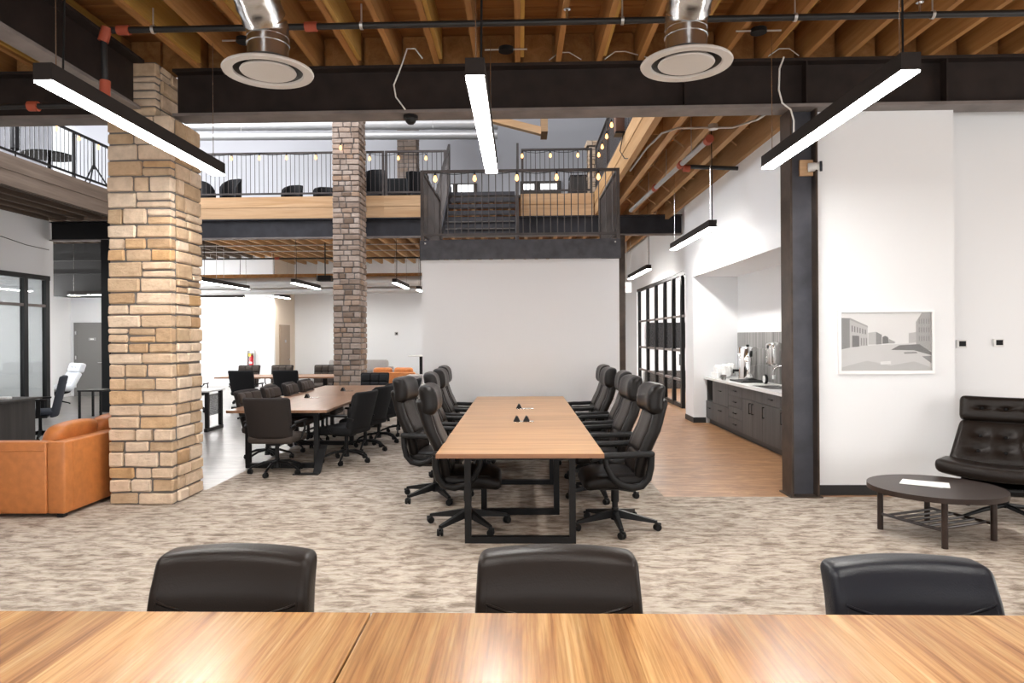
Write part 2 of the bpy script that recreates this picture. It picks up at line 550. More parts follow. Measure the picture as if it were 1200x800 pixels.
# --- floors
struct('floor', MB().add([(-3.37, -6, 0), (9, -6, 0), (9, 6.9, 0), (1.43, 6.9, 0), (1.43, 23.2, 0), (-3.37, 23.2, 0),
                          (-3.37, 23.2, -.1), (1.43, 23.2, -.1), (1.43, 6.9, -.1), (9, 6.9, -.1), (9, -6, -.1), (-3.37, -6, -.1)],
                         [(0, 1, 2, 3), (0, 3, 4, 5), (11, 10, 9, 8), (11, 8, 7, 6), (0, 5, 6, 11), (1, 0, 11, 10), (2, 1, 10, 9), (3, 2, 9, 8), (4, 3, 8, 7), (5, 4, 7, 6)]), 'carpet', 'mottled grey and beige carpet')
struct('floor', MB().box(-9.5, -3.37, -6, 7.22, -.1, 0), 'carpet', 'mottled carpet under the orange sofa')
struct('floor', MB().box(1.43, 10, 6.9, 23.2, -.1, 0), 'wood_floor', 'warm brown wood plank floor of the kitchen passage')
struct('floor', MB().box(-16, -3.37, 7.22, 26, -.1, 0), 'grey_floor', 'polished grey plank floor beside the carpet')

# --- shop-front wall behind the camera (window openings), outer side walls of the front room
fw = MB().box(-9.5, 9, -6.2, -6.0, 2.9, 4.8).box(-9.5, 9, -6.2, -6.0, 0, .35)
for x in (-9.5, -5.9, -2.3, 1.3, 4.9, 8.5):
    fw.box(x, x + .5, -6.2, -6.0, .35, 2.9)
struct('wall_front', fw, 'wall_white', 'white shop-front wall with wide window openings')
wall('wall_sofa_side', -9.7, -9.5, -6, 6.8, 0, 4.8, 'wall_white', 'white side wall of the front room')
struct('wall_lounge_side', MB().box(9.0, 9.2, -6, .5, 0, 4.8).box(9.0, 9.2, 5.0, 7.5, 0, 4.8).box(9.0, 9.2, .5, 5.0, 0, .4).box(9.0, 9.2, .5, 5.0, 3.0, 4.8), 'wall_white', 'white side wall with a window by the lounge chair')
# --- right-hand front wall with picture
wall('wall_right_front', 2.97, 4.36, 6.98, 7.2, 0, BZ0, 'wall_white', 'white wall carrying the framed street picture')
wall('wall_right_side', 4.36, 9.0, 7.3, 7.5, 0, 4.34, 'wall_white', 'white wall set back behind the lounge chair')
struct('baseboard_right', MB().box(2.97, 4.372, 6.968, 6.98, 0, .1).box(4.36, 9.0, 7.288, 7.3, 0, .1), 'baseboard', 'black baseboard')
wall('wall_right_outer', 9.9, 10.0, 7.5, 23.2, 0, 9.5, 'wall_white')
# --- kitchen niche wall (plane X = 3.2)
struct('wall_kitchen', MB().box(3.2, 4.15, 7.5, 12.74, 2.70, F2)            # header above the niche
       .box(4.02, 4.15, 7.5, 12.74, 0, 2.70)                                # niche back
       .box(3.2, 4.15, 12.74, 13.35, 0, F2)                                 # end pier
       .box(3.2, 4.15, 7.2, 7.5, 0, F2), 'wall_white', 'white wall with recessed kitchenette niche')
struct('baseboard_kitchen', MB().box(3.188, 3.2, 12.74, 13.36, 0, .1).box(3.188, 3.42, 12.728, 12.74, 0, .1), 'baseboard')
# --- passage wall with glazing (plane X = 3.6)
struct('wall_passage', MB().box(3.55, 3.75, 13.35, 21.2, 3.02, F2).box(3.55, 3.75, 13.35, 14.1, 0, 3.02).box(3.55, 3.75, 20.95, 23.0, 0, 3.02).box(3.55, 3.75, 21.2, 23, 3.02, F2), 'wall_white', 'white passage wall above the black glazing')
wall('wall_passage_end', 1.0, 3.75, 23.0, 23.15, 0, F2, 'wall_white')
# --- stair core wall
struct('wall_stair', MB().box(-1.48, 1.48, 10.26, 10.4, 0, 2.775).box(-1.46, -1.36, 10.4, 12.35, 0, 2.76).box(1.36, 1.46, 10.4, 12.35, 0, 2.76), 'wall_white', 'plain white wall under the stair landing')
# --- lower back walls
wall('wall_back_left', -16, -8.4, 23.0, 23.15, 0, 4.45, 'wall_white', 'bright white back wall with fire extinguisher niche')
wall('wall_back_side', -8.5, -8.4, 23.15, 25.2, 0, 4.45, 'wall_tan', 'tan return wall holding the brown door')
wall('wall_back', -8.5, 1.0, 25.2, 25.35, 0, F2, 'wall_white', 'white back wall behind the orange sofa')
struct('floor', MB().box(-8.4, 1.0, 23.2, 25.2, -.1, 0), 'grey_floor')
# --- left glazed office wall (plane X = -10.55)
struct('wall_left', MB().box(-10.75, -10.55, 7.0, 15.15, 3.03, 4.27).box(-10.75, -10.55, 14.98, 15.15, 0, 3.03).box(-10.75, -10.55, 7.0, 9.0, 0, 3.03), 'wall_white', 'white wall above the office glazing')
wall('wall_office_far', -16, -10.75, 15.05, 15.15, 0, 4.27, 'wall_white')
wall('wall_left_outer', -16.1, -16, 7, 23, 0, 9.5, 'wall_grey')
# far-left lobby end wall with grey door
struct('wall_lobby', MB().box(-16, -9.2, 19.1, 19.25, 0, 2.8), 'wall_white', 'white lobby wall with grey door')
struct('trim_2', MB().box(-16, -10.1, 19.0, 19.25, 2.8, 4.33).box(-16, -10.1, 18.2, 18.3, 3.75, 3.95).box(-16, -10.1, 17.2, 17.32, 3.3, 3.42), 'bulkhead_dark', 'dark bulkhead above the lobby wall')
struct('wall_lobby_side', MB().box(-12.95, -12.8, 17.0, 19.1, 0, 2.8), 'wall_white')
# --- upper level walls and roof
wall('wall_upper_back', -16, 10, 24.0, 24.2, F2, 9.5, 'wall_grey', 'grey upper wall behind the mezzanine')
wall('wall_upper_right', 9.9, 10.0, 7, 7.5, 3.9, 9.5, 'wall_grey')
struct('ceiling', MB().box(-16, 10, 6.6, 24.2, 9.5, 9.7), 'wall_grey', 'high grey roof above the mezzanine')
wall('wall_upper_front', -16, 10, 6.75, 6.9, F2 + .05, 9.5, 'wall_grey')
# --- upper floors
struct('floor', MB().box(-16, 10, 15.12, 24.0, F2 - .05, F2), 'ceiling_dark', 'dark upper floor of the mezzanine')
struct('floor', MB().box(-16, -8.72, 7.05, 15.12, F2 - .05, F2), 'ceiling_dark')
struct('floor', MB().box(1.77, 10, 7.05, 15.12, F2 - .05, F2), 'ceiling_dark')

# --- front ceiling: deck planks and joists
JX = [-0.01 + .4045 * k for k in range(-22, 15)]
ceil = tag(MB().box(-9.5, 9, -6, 3.0, 4.70, 4.80).build('ceiling', 'deck_wood'), 'exposed timber joist ceiling over the front room', None, None, 'structure')
dm = MB().box(-8.75, 8.75, -.094, .094, 0, .04).mesh('deck_plank', 'deck_wood')
for k in range(21):
    piece('deck_plank', dm, ceil, (-.75, 3.1 + .2 * k, 4.70))
j1 = MB().box(-.026, .026, -6.0, 7.0, 4.348, 4.695).mesh('joist', 'joist_wood')
j2 = MB().box(.028, .062, -6.0, 6.75, 4.375, 4.66).mesh('joist', 'joist_yellow')
blk = MB().box(-.16, .14, -.02, .02, 4.40, 4.69).mesh('blocking', 'joist_wood')
for i, x in enumerate(JX):
    if x < -3.4 and abs(x + 3.75) < .2: continue
    piece('joist', j1, ceil, (x, 0, 0))
    if i % 2 == 0 or x > 3: piece('joist_ply', j2, ceil, (x, 0, 0))
    piece('blocking', blk, ceil, (x + .21, 6.98, 0))
# deck over the rest of the front bay up to the beam
struct('trim_1', MB().box(-9.5, 8, 7.02, 7.05, 4.35, 4.76), 'joist_wood', 'rim board closing the joist ends')

# --- passage ceiling (right bay)
rc = tag(MB().box(1.77, 4.1, 7.06, 15.1, 4.64, 4.69).build('ceiling', 'deck_wood'), 'timber joist ceiling over the kitchen passage', None, None, 'structure')
j3 = MB().box(-.045, .045, 7.1, 14.8, 4.28, 4.635).mesh('joist', 'rim_wood_y')
for x in (2.01, 2.435, 2.86):
    piece('joist', j3, rc, (x, 0, 0))
MB().box(3.13, 3.198, 7.1, 14.8, 4.12, 4.635).build('ledger', 'rim_wood_y', rc)
br = MB().cyl((-.19, 0, 4.33), (.19, 0, 4.6), .013, n=6).mesh('bridging', 'rim_wood')
br2 = MB().cyl((.19, .03, 4.33), (-.19, .03, 4.6), .013, n=6).mesh('bridging', 'rim_wood')
for y in (8.4, 9.9, 11.4, 12.9, 14.2):
    for x in (2.22, 2.65, 3.0):
        piece('bridging', br, rc, (x, y, 0), None, (.85, 1, 1))
        piece('bridging', br2, rc, (x, y, 0), None, (.85, 1, 1))
for y, x in ((9.2, 3.0), (10.7, 3.0), (12.1, 3.0), (9.4, 1.9), (10.6, 1.9), (11.8, 1.9)):
    piece('blocking', blk, rc, (x, y, -.03), None, (.5, 1, 1))

# --- rear ceiling (under mezzanine), joists along Y
rr = tag(MB().box(-8.9, 3.5, 15.2, 25.2, 4.66, 4.695).build('ceiling', 'deck_wood'), 'timber joist ceiling under the mezzanine', None, None, 'structure')
j4 = MB().box(-.04, .04, 15.25, 25.0, 4.33, 4.655).mesh('joist', 'rim_wood_y')
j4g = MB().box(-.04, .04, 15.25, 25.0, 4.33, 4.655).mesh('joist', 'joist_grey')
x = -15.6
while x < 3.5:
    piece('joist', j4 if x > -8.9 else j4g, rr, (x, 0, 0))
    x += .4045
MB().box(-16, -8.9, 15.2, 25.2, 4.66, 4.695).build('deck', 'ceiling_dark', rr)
# --- left ceiling (under the left upper floor)
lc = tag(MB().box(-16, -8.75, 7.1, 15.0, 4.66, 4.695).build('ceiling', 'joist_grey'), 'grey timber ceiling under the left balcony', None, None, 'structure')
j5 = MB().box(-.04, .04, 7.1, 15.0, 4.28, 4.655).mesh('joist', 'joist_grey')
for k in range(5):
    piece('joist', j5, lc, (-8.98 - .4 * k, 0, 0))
for k in range(3):
    MB().cyl((-9.0 - .4 * k, 11.5 + k, 4.32), (-9.36 - .4 * k, 11.5 + k, 4.6), .012, n=6).build('bridging', 'joist_grey', lc)

# ================================================================== STEEL BEAMS AND COLUMNS
def ibeam_x(name, label, x0, x1, y, z0, z1, w, mats=('beam_steel', 'flange_steel'), fl=.03):
    t = thing(name, label, 'beam', ((x0 + x1) / 2, y, z0))
    hx = (x1 - x0) / 2
    h = z1 - z0
    MB().box(-hx, hx, -.018, .018, fl, h - fl).build('web', mats[0], t)
    MB().box(-hx, hx, -w / 2, w / 2, h - fl, h).build('top_flange', mats[0], t)
    MB().box(-hx, hx, -w / 2, w / 2, 0, fl).build('bottom_flange', mats[1], t)
    return t
bm_front = ibeam_x('steel_beam', 'long dark brown steel beam carrying the front ceiling joists', -3.50, 9.0, 6.93, BZ0, BZ1, .26)
for x in (-1.1, 2.84 - 2.75, 4.2 - 2.75):
    MB().box(x - .008, x + .008, -.12, -.018, .03, BZ1 - BZ0 - .03).build('stiffener', 'beam_steel', bm_front)
ibeam_x('steel_beam', 'dark steel beam left of the stone column under the balcony', -9.5, -3.92, 6.93, BZ0, BZ1, .26)
t = thing('steel_beam', 'dark steel beam running from the stone column over the sofa side', 'beam', (-3.79, .3, BZ0))
MB().box(-.018, .018, -6.2, 6.28, .03, .45).build('web', 'beam_steel', t)
MB().box(-.09, .09, -6.2, 6.28, 0, .03).build('bottom_flange', 'flange_steel', t)
MB().box(-.13, .13, -6.2, 6.28, .45, .48).build('top_flange', 'beam_steel', t)
# mezzanine fascias
def fascia_x(label, x0, x1, y, mat='rim_wood'):
    t = thing('timber_rim', label, 'rim beam', ((x0 + x1) / 2, y, 4.27))
    h = (x1 - x0) / 2
    MB().box(-h, h, -.05, .05, .245, .48).build('timber', mat, t)
    MB().box(-h, h, -.042, .05, 0, .24).build('timber', mat, t)
    return t
fascia_x('pale timber edge of the mezzanine between the two stone columns', -8.6, -3.0, 15.07)
fascia_x('pale timber mezzanine edge between brick column and stair flight', -3.0, -1.62, 15.07)
fascia_x('pale timber mezzanine edge right of the stair flight', .02, 1.62, 15.07)
def plate_beam(label, x0, x1, y, z0, z1, mat='mezz_steel'):
    return ibeam_x('steel_beam', label, x0, x1, y, z0, z1, .2, (mat, 'flange_steel'), .025)
plate_beam('blue-grey steel beam under the mezzanine edge', -8.7, 4.1, 15.12, 3.83, 4.265)
plate_beam('black steel beam over the lobby opening under the left balcony', -10.5, -8.75, 15.05, 3.82, 4.25, 'black_metal')
# left balcony rim along Y
t = thing('timber_rim', 'grey-brown timber edge of the left balcony', 'rim beam', (-8.66, 11.1, 4.22))
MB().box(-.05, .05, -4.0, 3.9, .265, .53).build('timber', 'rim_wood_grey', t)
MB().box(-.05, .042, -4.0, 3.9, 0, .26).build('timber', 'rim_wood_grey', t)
# right rim along Y
t = thing('timber_rim', 'pale timber edge beside the kitchen passage ceiling', 'rim beam', (1.68, 11.05, 4.25))
MB().box(-.05, .05, -3.98, 3.9, .255, .5).build('timber', 'rim_wood_y', t)
MB().box(-.042, .05, -3.98, 3.9, 0, .25).build('timber', 'rim_wood_y', t)

# right steel H column
t = thing('steel_column', 'brown steel H column at the end of the picture wall', 'column', (2.825, 7.0, 0))
MB().box(-.135, -.117, -.14, .12, .012, BZ0).build('flange', 'column_steel', t)
MB().box(.117, .135, -.14, .12, .012, BZ0).build('flange', 'column_steel', t)
MB().box(-.117, .117, -.03, -.012, .012, BZ0).build('web', 'column_web', t)
MB().box(-.16, .16, -.16, .14, 0, .012).build('base_plate', 'column_steel', t)
t = thing('steel_column', 'black steel post beside the lobby opening', 'column', (-9.2, 14.95, 0))
MB().box(-.085, .085, -.07, -.055, .012, 3.82).build('flange', 'black_metal', t)
MB().box(-.085, .085, .055, .07, .012, 3.82).build('flange', 'black_metal', t)
MB().box(-.012, .012, -.055, .055, .012, 3.82).build('web', 'black_metal', t)
MB().box(-.12, .12, -.12, .12, 0, .012).build('base_plate', 'black_metal', t)
t = thing('steel_column', 'slim brown steel post behind the stair wall', 'column', (2.22, 15.1, 0))
MB().box(-.08, .08, -.07, .07, .012, 3.82).build('shaft', 'column_steel', t)
MB().box(-.12, .12, -.12, .12, 0, .012).build('base_plate', 'column_steel', t)
# security camera with backing board on the column
t = thing('security_camera', 'small white bullet camera on a timber block on the steel column', 'camera', (2.89, 6.96, 3.29))
MB().rbox((-.01, -.02, 0), (.14, .03, .16), .004, 1, (1, 1, 1)).build('mounting_block', 'rim_wood', t)
MB().cyl((0, -.04, 0), (.1, -.09, .0), .045, n=14).build('body', 'laminate_white', t, 40)
MB().cyl((.095, -.088, 0), (.115, -.098, 0), .05, n=14).build('lens', 'fabric_blue', t, 40)

# ================================================================== STONE COLUMNS
def jitter_stone(sx, sy, sz, ch, j):
    h = (sx / 2, sy / 2, sz / 2)
    ch = min(ch, min(h) * .45)
    vs, idx, fs = [], {}, []
    import itertools
    for s in itertools.product((-1, 1), repeat=3):
        for a in range(3):
            p = [s[k] * (h[k] - (ch if k != a else 0)) for k in range(3)]
            p = [q + random.uniform(-j, j) for q in p]
            idx[(s, a)] = len(vs)
            vs.append(tuple(p))
    for a in range(3):
        b_, c2 = [(1, 2), (2, 0), (0, 1)][a]
        for sg in (-1, 1):
            loop = []
            for (p, q) in ((-1, -1), (1, -1), (1, 1), (-1, 1)):
                s = [0, 0, 0]
                s[a] = sg; s[b_] = p; s[c2] = q
                loop.append(idx[(tuple(s), a)])
            fs.append(tuple(loop))
        for (p, q) in itertools.product((-1, 1), repeat=2):   # edges along axis a
            s0 = [0, 0, 0]; s0[b_] = p; s0[c2] = q
            s0[a] = -1; k0 = tuple(s0); s0[a] = 1; k1 = tuple(s0)
            fs.append((idx[(k0, b_)], idx[(k1, b_)], idx[(k1, c2)], idx[(k0, c2)]))
    for s in itertools.product((-1, 1), repeat=3):
        fs.append(tuple(idx[(s, a)] for a in range(3)))
    return vs, fs

def stone_column(name, label, x0, x1, y0, y1, sections, mat, hs, ws, dep=.1, gap=.011, proud=.012, chop=True):
    """sections: list of (z0, z1, inset_left, inset_right, inset_front)"""
    t = thing(name, label, 'column', ((x0 + x1) / 2, (y0 + y1) / 2, 0))
    cx, cy = (x0 + x1) / 2, (y0 + y1) / 2
    core = MB()
    rest = MB()
    count = 0
    for (z0, z1, il, ir, inf) in sections:
        ax0, ax1, ay0, ay1 = x0 - cx + il, x1 - cx - ir, y0 - cy + inf, y1 - cy
        core.box(ax0 + .018, ax1 - .018, ay0 + .018, ay1 - .018, z0, z1)
        z = z0
        row = 0
        while z < z1 - .02:
            h = random.uniform(*hs)
            if z + h > z1 - hs[0] * .6: h = z1 - z
            def put(face, a, b2, zz, hh, solo=True):
                nonlocal count
                pr = random.uniform(-.004, proud)
                if face == 'f':
                    vs, fs = jitter_stone(b2 - a - gap, dep, hh - gap, .011, .0045)
                    loc = ((a + b2) / 2, ay0 + dep / 2 - pr, zz + hh / 2)
                elif face == 'r':
                    vs, fs = jitter_stone(dep, b2 - a - gap, hh - gap, .011, .0045)
                    loc = (ax1 - dep / 2 + pr, (a + b2) / 2, zz + hh / 2)
                elif face == 'l':
                    vs, fs = jitter_stone(dep, b2 - a - gap, hh - gap, .011, .0045)
                    loc = (ax0 + dep / 2 - pr, (a + b2) / 2, zz + hh / 2)
                else:
                    vs, fs = jitter_stone(b2 - a - gap, dep, hh - gap, .011, .0045)
                    loc = ((a + b2) / 2, ay1 - dep / 2 + pr, zz + hh / 2)
                if solo and count < 300:
                    count += 1
                    MB().add(vs, fs).build('stone', mat, t, 0, loc)
                else:
                    rest.add(vs, fs, Matrix.Translation(loc))
            def split(a, b2):
                out = [a]
                while b2 - out[-1] > ws[1]:
                    n = out[-1] + random.uniform(*ws)
                    if b2 - n < ws[0] * .8: break
                    out.append(n)
                return out + [b2]
            odd = row % 2
            # front spans full width on odd rows, else side stones wrap the corner
            cs = dep + .0
            fa, fb = (ax0, ax1) if odd else (ax0, ax1 - random.uniform(.0, .0))
            sp = split(fa, fb)
            for a, b2 in zip(sp, sp[1:]):
                if chop and h > hs[1] * .82 and b2 - a > ws[0] * 1.2 and random.random() < .3:
                    q = random.uniform(.4, .6)
                    put('f', a, b2, z, h * q); put('f', a, b2, z + h * q, h * (1 - q))
                else:
                    put('f', a, b2, z, h)
            sp = split(ay0 + dep, ay1)
            for a, b2 in zip(sp, sp[1:]):
                if chop and h > hs[1] * .82 and b2 - a > ws[0] * 1.2 and random.random() < .25:
                    q = random.uniform(.4, .6)
                    put('r', a, b2, z, h * q); put('r', a, b2, z + h * q, h * (1 - q))
                else:
                    put('r', a, b2, z, h)
            sp = split(ay0 + dep, ay1)
            for a, b2 in zip(sp, sp[1:]): put('l', a, b2, z, h, False)
            sp = split(ax0 + dep, ax1 - dep)
            for a, b2 in zip(sp, sp[1:]): put('b', a, b2, z, h, False)
            z += h
            row += 1
    core.build('mortar', 'mortar', t)
    tag(rest.build('stonework', mat, t), None, None, None, 'stuff')
    return t
stone_column('stone_column', 'tan rough stone column beside the orange leather sofa', -4.03, -3.39, 6.56, 7.18,
             [(0, 3.80, 0, 0, 0), (3.80, 4.34, .13, .17, .05)], 'stone_tan', (.10, .165), (.14, .37), gap=.016, proud=.018)
stone_column('stone_column', 'brown brick-like stone column behind the second meeting table', -3.93, -3.35, 14.2, 14.82,
             [(0, 8.2, 0, 0, 0)], 'stone_brown', (.10, .128), (.13, .26), gap=.018, chop=False)
stone_column('stone_column', 'brown stone column on the mezzanine in front of the grey wall', -3.91, -3.28, 21.7, 22.3,
             [(F2, 8.8, 0, 0, 0)], 'stone_brown', (.12, .16), (.18, .36), gap=.014)
stone_column('stone_column', 'warm lit stone pier at the end of the mezzanine railing', 1.62, 1.95, 16.0, 16.4,
             [(F2, 6.05, 0, 0, 0), (6.05, 6.17, -.06, -.06, -.06)], 'stone_tan', (.08, .13), (.12, .25))

# ================================================================== RAILINGS AND STAIR
BAL = {}
def railing(name, label, p0, p1, height, spacing=.1, posts=(0, 1), zlow=.06, mat='rail_steel', r=.007):
    """straight or sloping railing from p0 to p1 (floor points)"""
    p0, p1 = Vector(p0), Vector(p1)
    d = p1 - p0
    Ln = math.hypot(d.x, d.y)
    t = thing(name, label, 'railing', p0, math.atan2(d.y, d.x))
    sl = d.z / Ln
    def sbar(z, hw, hh):
        return MB().add([(0, -hw, z - hh), (Ln, -hw, z - hh + d.z), (Ln, hw, z - hh + d.z), (0, hw, z - hh), (0, -hw, z + hh), (Ln, -hw, z + hh + d.z), (Ln, hw, z + hh + d.z), (0, hw, z + hh)],
                        [(0, 3, 2, 1), (4, 5, 6, 7), (0, 1, 5, 4), (1, 2, 6, 5), (2, 3, 7, 6), (3, 0, 4, 7)])
    sbar(height - .02, .025, .02).build('top_rail', mat, t)
    sbar(zlow + .02, .018, .018).build('bottom_rail', mat, t)
    hb = height - zlow - .07
    key = round(hb, 3)
    if key not in BAL:
        BAL[key] = MB().cyl((0, 0, 0), (0, 0, hb), r, n=6).mesh('baluster', mat)
    n = int(Ln / spacing)
    for k in range(1, n):
        x = Ln * k / n
        piece('baluster', BAL[key], t, (x, 0, zlow + .035 + sl * x))
    for q in posts:
        MB().box(-.025, .025, -.025, .025, 0, height - .04).build('post', mat, t, 0, (min(max(q * Ln, .025), Ln - .025), 0, sl * q * Ln))
    return t
ZL = 3.07
railing('railing', 'grey steel balustrade along the mezzanine between the stone columns', (-8.5, 15.07, F2), (-3.0, 15.07, F2), 1.0)
railing('railing', 'short steel balustrade on the mezzanine between brown column and stair', (-2.98, 15.07, F2), (-1.62, 15.07, F2), 1.0)
railing('railing', 'steel balustrade on the mezzanine right of the stair flight', (.04, 15.07, F2), (1.6, 15.07, F2), 1.0)
railing('railing', 'black balustrade along the left balcony', (-8.66, 7.2, F2), (-8.66, 14.98, F2), .92, .115, (0, .25, .5, .75, 1), mat='black_metal')
railing('railing', 'dark balustrade on the timber edge above the kitchen passage', (1.68, 7.2, F2), (1.68, 14.95, F2), 1.0, .115, (0, .25, .5, .75, 1))
railing('railing', 'steel balustrade across the front of the stair landing', (-1.49, 10.235, ZL), (1.49, 10.235, ZL), 1.05, .1)
railing('railing', 'steel side balustrade of the landing nearest the brown column', (-1.465, 10.29, ZL), (-1.465, 12.4, ZL), 1.05, .1, (1,))
railing('railing', 'steel side balustrade of the landing above the kitchen passage', (1.465, 10.29, ZL), (1.465, 12.4, ZL), 1.05, .1, (1,))
railing('railing', 'sloping stair balustrade on the brown column side of the flight', (-1.54, 12.45, ZL + .12), (-1.54, 14.95, F2 + .1), 1.0, .1)
railing('railing', 'sloping stair balustrade along the middle of the stairwell', (-.04, 12.45, ZL + .12), (-.04, 14.95, F2 + .1), 1.0, .1)
# landing
t = thing('stair_landing', 'dark steel stair landing above the white wall', 'landing', (0, 11.3, 2.778))
MB().box(-1.5, 1.5, -1.09, -1.06, 0, .29).build('front_channel', 'stair_steel', t)
MB().box(-1.5, -1.47, -1.06, 1.1, 0, .29).build('side_channel', 'stair_steel', t)
MB().box(1.47, 1.5, -1.06, 1.1, 0, .29).build('side_channel', 'stair_steel', t)
MB().box(-1.47, 1.47, -1.06, 1.1, .25, .285).build('deck', 'stair_steel', t)
for x in (-1.42, 1.42):
    MB().cyl((x, -1.1, .24), (x, -1.09, .24), .014, n=10).build('bolt', 'steel_brushed', t)
# flight
t = thing('stair_flight', 'open-riser dark steel stair rising from landing to mezzanine', 'stairs', (-.79, 12.4, ZL))
NS = 9
rise = (F2 - ZL) / NS
tread = MB().box(-.69, .69, 0, .30, -.05, 0).box(-.69, .69, 0, .012, -.075, -.05).mesh('tread', 'stair_steel')
for k in range(1, NS):
    piece('tread', tread, t, (0, .28 * (k - 1) + .1, rise * k))
piece('tread', tread, t, (0, .28 * (NS - 1) + .1, F2 - ZL))
for sx in (-1, 1):
    xx = sx * .715
    a = MB()
    a.prism([(0, -.02), (0, .16), (2.35, F2 - ZL + .16), (2.62, F2 - ZL + .16), (2.62, F2 - ZL - .2), (2.5, F2 - ZL - .2)], xx - .012, xx + .012, 0)
    a.build('stringer', 'stair_steel', t)

# ================================================================== STRING LIGHTS
bulb_me = MB().lathe([(.012, 0), (.02, -.02), (.032, -.055), (.034, -.085), (.014, -.112), (.002, -.118)], 12).mesh('bulb', 'bulb_lit', 60)
fil_me = MB().lathe([(.004, -.012), (.017, -.03), (.02, -.06), (.014, -.085), (.003, -.095)], 8).mesh('filament', 'bulb_glow', 60)
sock_me = MB().lathe([(.008, .06), (.016, .055), (.017, .0), (.012, -.004)], 10).mesh('socket', 'black_plastic', 50)
def string_lights(label, pts, sag=.05, ends=None):
    t = thing('string_light', label, 'string light', pts[0])
    o = Vector(pts[0])
    path = []
    ps = [Vector(p) for p in pts]
    full = ([Vector(ends[0])] if ends else []) + ps + ([Vector(ends[1])] if ends else [])
    for a, b2 in zip(full, full[1:]):
        for k in range(4):
            q = k / 4
            path.append(a.lerp(b2, q) + Vector((0, 0, .06 - sag * 4 * q * (1 - q))) - o)
    path.append(full[-1] + Vector((0, 0, .06)) - o)
    MB().tube(path, .006, 5).build('cable', 'black_plastic', t)
    for p in ps:
        b = piece('bulb', bulb_me, t, p - o, None, (.85, .85, .85))
        piece('filament', fil_me, b)
        piece('socket', sock_me, b)
    return t
yy = 15.0
string_lights('warm filament bulbs strung along the mezzanine railing between the stone columns', [(x, yy, 5.66) for x in (-7.65, -7.02, -6.4, -5.77, -5.16, -4.51)])
string_lights('warm filament bulbs strung from the brown column to the stair', [(-3.72, 14.12, 5.62), (-3.31, yy, 5.62), (-2.67, yy, 5.62), (-2.06, yy, 5.61)])
string_lights('warm filament bulbs strung along the railing right of the stair', [(x, yy, 5.63) for x in (.06, .68, 1.28)])
string_lights('warm filament bulbs strung along the landing balustrade', [(x, 10.17, 4.03) for x in (-1.26, -.67, -.04, .55, 1.17)])
string_lights('warm filament bulbs strung above the timber edge by the kitchen passage', [(1.645, y, 5.42) for y in (11.55, 12.2, 12.9, 13.6, 14.2)])
string_lights('filament bulbs strung along the black left balcony railing', [(-8.56, y, 5.57) for y in (11.75, 12.41, 13.04, 13.66)])

# ================================================================== PENDANT LIGHTS
def pendant(label, x, y, z, length, w=.115, h=.115, along='y', top=4.35, cord=True, group=None):
    t = thing('linear_pendant_light', label, 'pendant light', (x, y, z), 0 if along == 'y' else PI / 2, group)
    l = length / 2
    m = MB().box(-w / 2, w / 2, -l, l, .012, h)
    m.build('housing', 'fabric_brown', t)
    MB().box(-w / 2 + .004, w / 2 - .004, -l + .004, l - .004, 0, .0125).build('diffuser', 'lamp_diffuser', t)
    for s in (-1, 1):
        MB().cyl((0, s * (l - .12), h), (0, s * (l - .12), top - z), .0035, n=5).build('suspension_wire', 'steel_brushed', t)
    if cord:
        MB().tube([(0.03, -l + .14, h), (0.035, -l + .15, h + (top - z - h) * .4), (.02, -l + .13, top - z)], .007, 6).build('power_cord', 'black_plastic', t, 60)
    return t
pendant('black linear pendant light above the sofa side of the front room', -2.83, 5.17, 3.15, 2.38)
pendant('black linear pendant light above the central table end', -.26, 5.21, 3.15, 2.38)
pendant('black linear pendant light in front of the picture wall', 2.29, 5.21, 3.15, 2.32)
pendant('black linear pendant light above the sofa end of the front table', -2.83, 1.2, 3.15, 2.38)
pendant('black linear pendant light above the middle of the front table', -.26, 1.2, 3.15, 2.38)
pendant('black linear pendant light above the coffee table end of the front table', 2.29, 1.2, 3.15, 2.38)
pendant('black linear pendant light in the passage beside the kitchenette', 2.72, 10.95, 3.13, 2.5, top=4.64)
pendant('black linear pendant light in the passage beside the black glazing', 2.95, 17.1, 3.13, 2.7, top=4.66)
pendant('added linear fill light inside the glazed meeting room', 5.4, 18.5, 2.95, 2.4, top=4.1)  # added lamp that brightens the meeting room; none is seen there
pendant('added linear fill light before the white back wall beyond the stair', -2.3, 23.3, 2.95, 1.8)  # added out of sight behind the stair wall to brighten the back wall
pendant('added linear fill light before the back wall behind the brown column', -6.0, 23.4, 2.95, 1.2)  # unseen lamp added behind the column to lift the back wall
pendant('black linear pendant light over the training table under the mezzanine', -7.5, 17.2, 2.95, 2.8)
pendant('black linear pendant light over the far meeting table', -5.55, 17.6, 2.95, 2.1)
pendant('black linear pendant light beside the brown stone column under the mezzanine', -3.1, 17.7, 2.95, 1.9)
pendant('black linear pendant light beside the tan return wall', -7.9, 22.3, 2.95, 1.6)
pendant('black linear pendant light hung crosswise before the extinguisher wall', -9.85, 22.2, 2.93, 1.55, along='x')
pendant('short black pendant light behind the tan stone column', -9.8, 19.45, 2.97, .8, along='x')
pendant('black linear pendant light in the lobby by the grey door', -10.9, 17.4, 2.75, 1.6, along='x')
pendant('added linear fill light inside the glazed office', -12.4, 13.0, 2.8, 2.4, top=4.27)  # added lamp to carry light in the dark office
pendant('short black pendant light at the edge of the white stair wall', -2.79, 18.9, 2.9, .6, top=4.66)

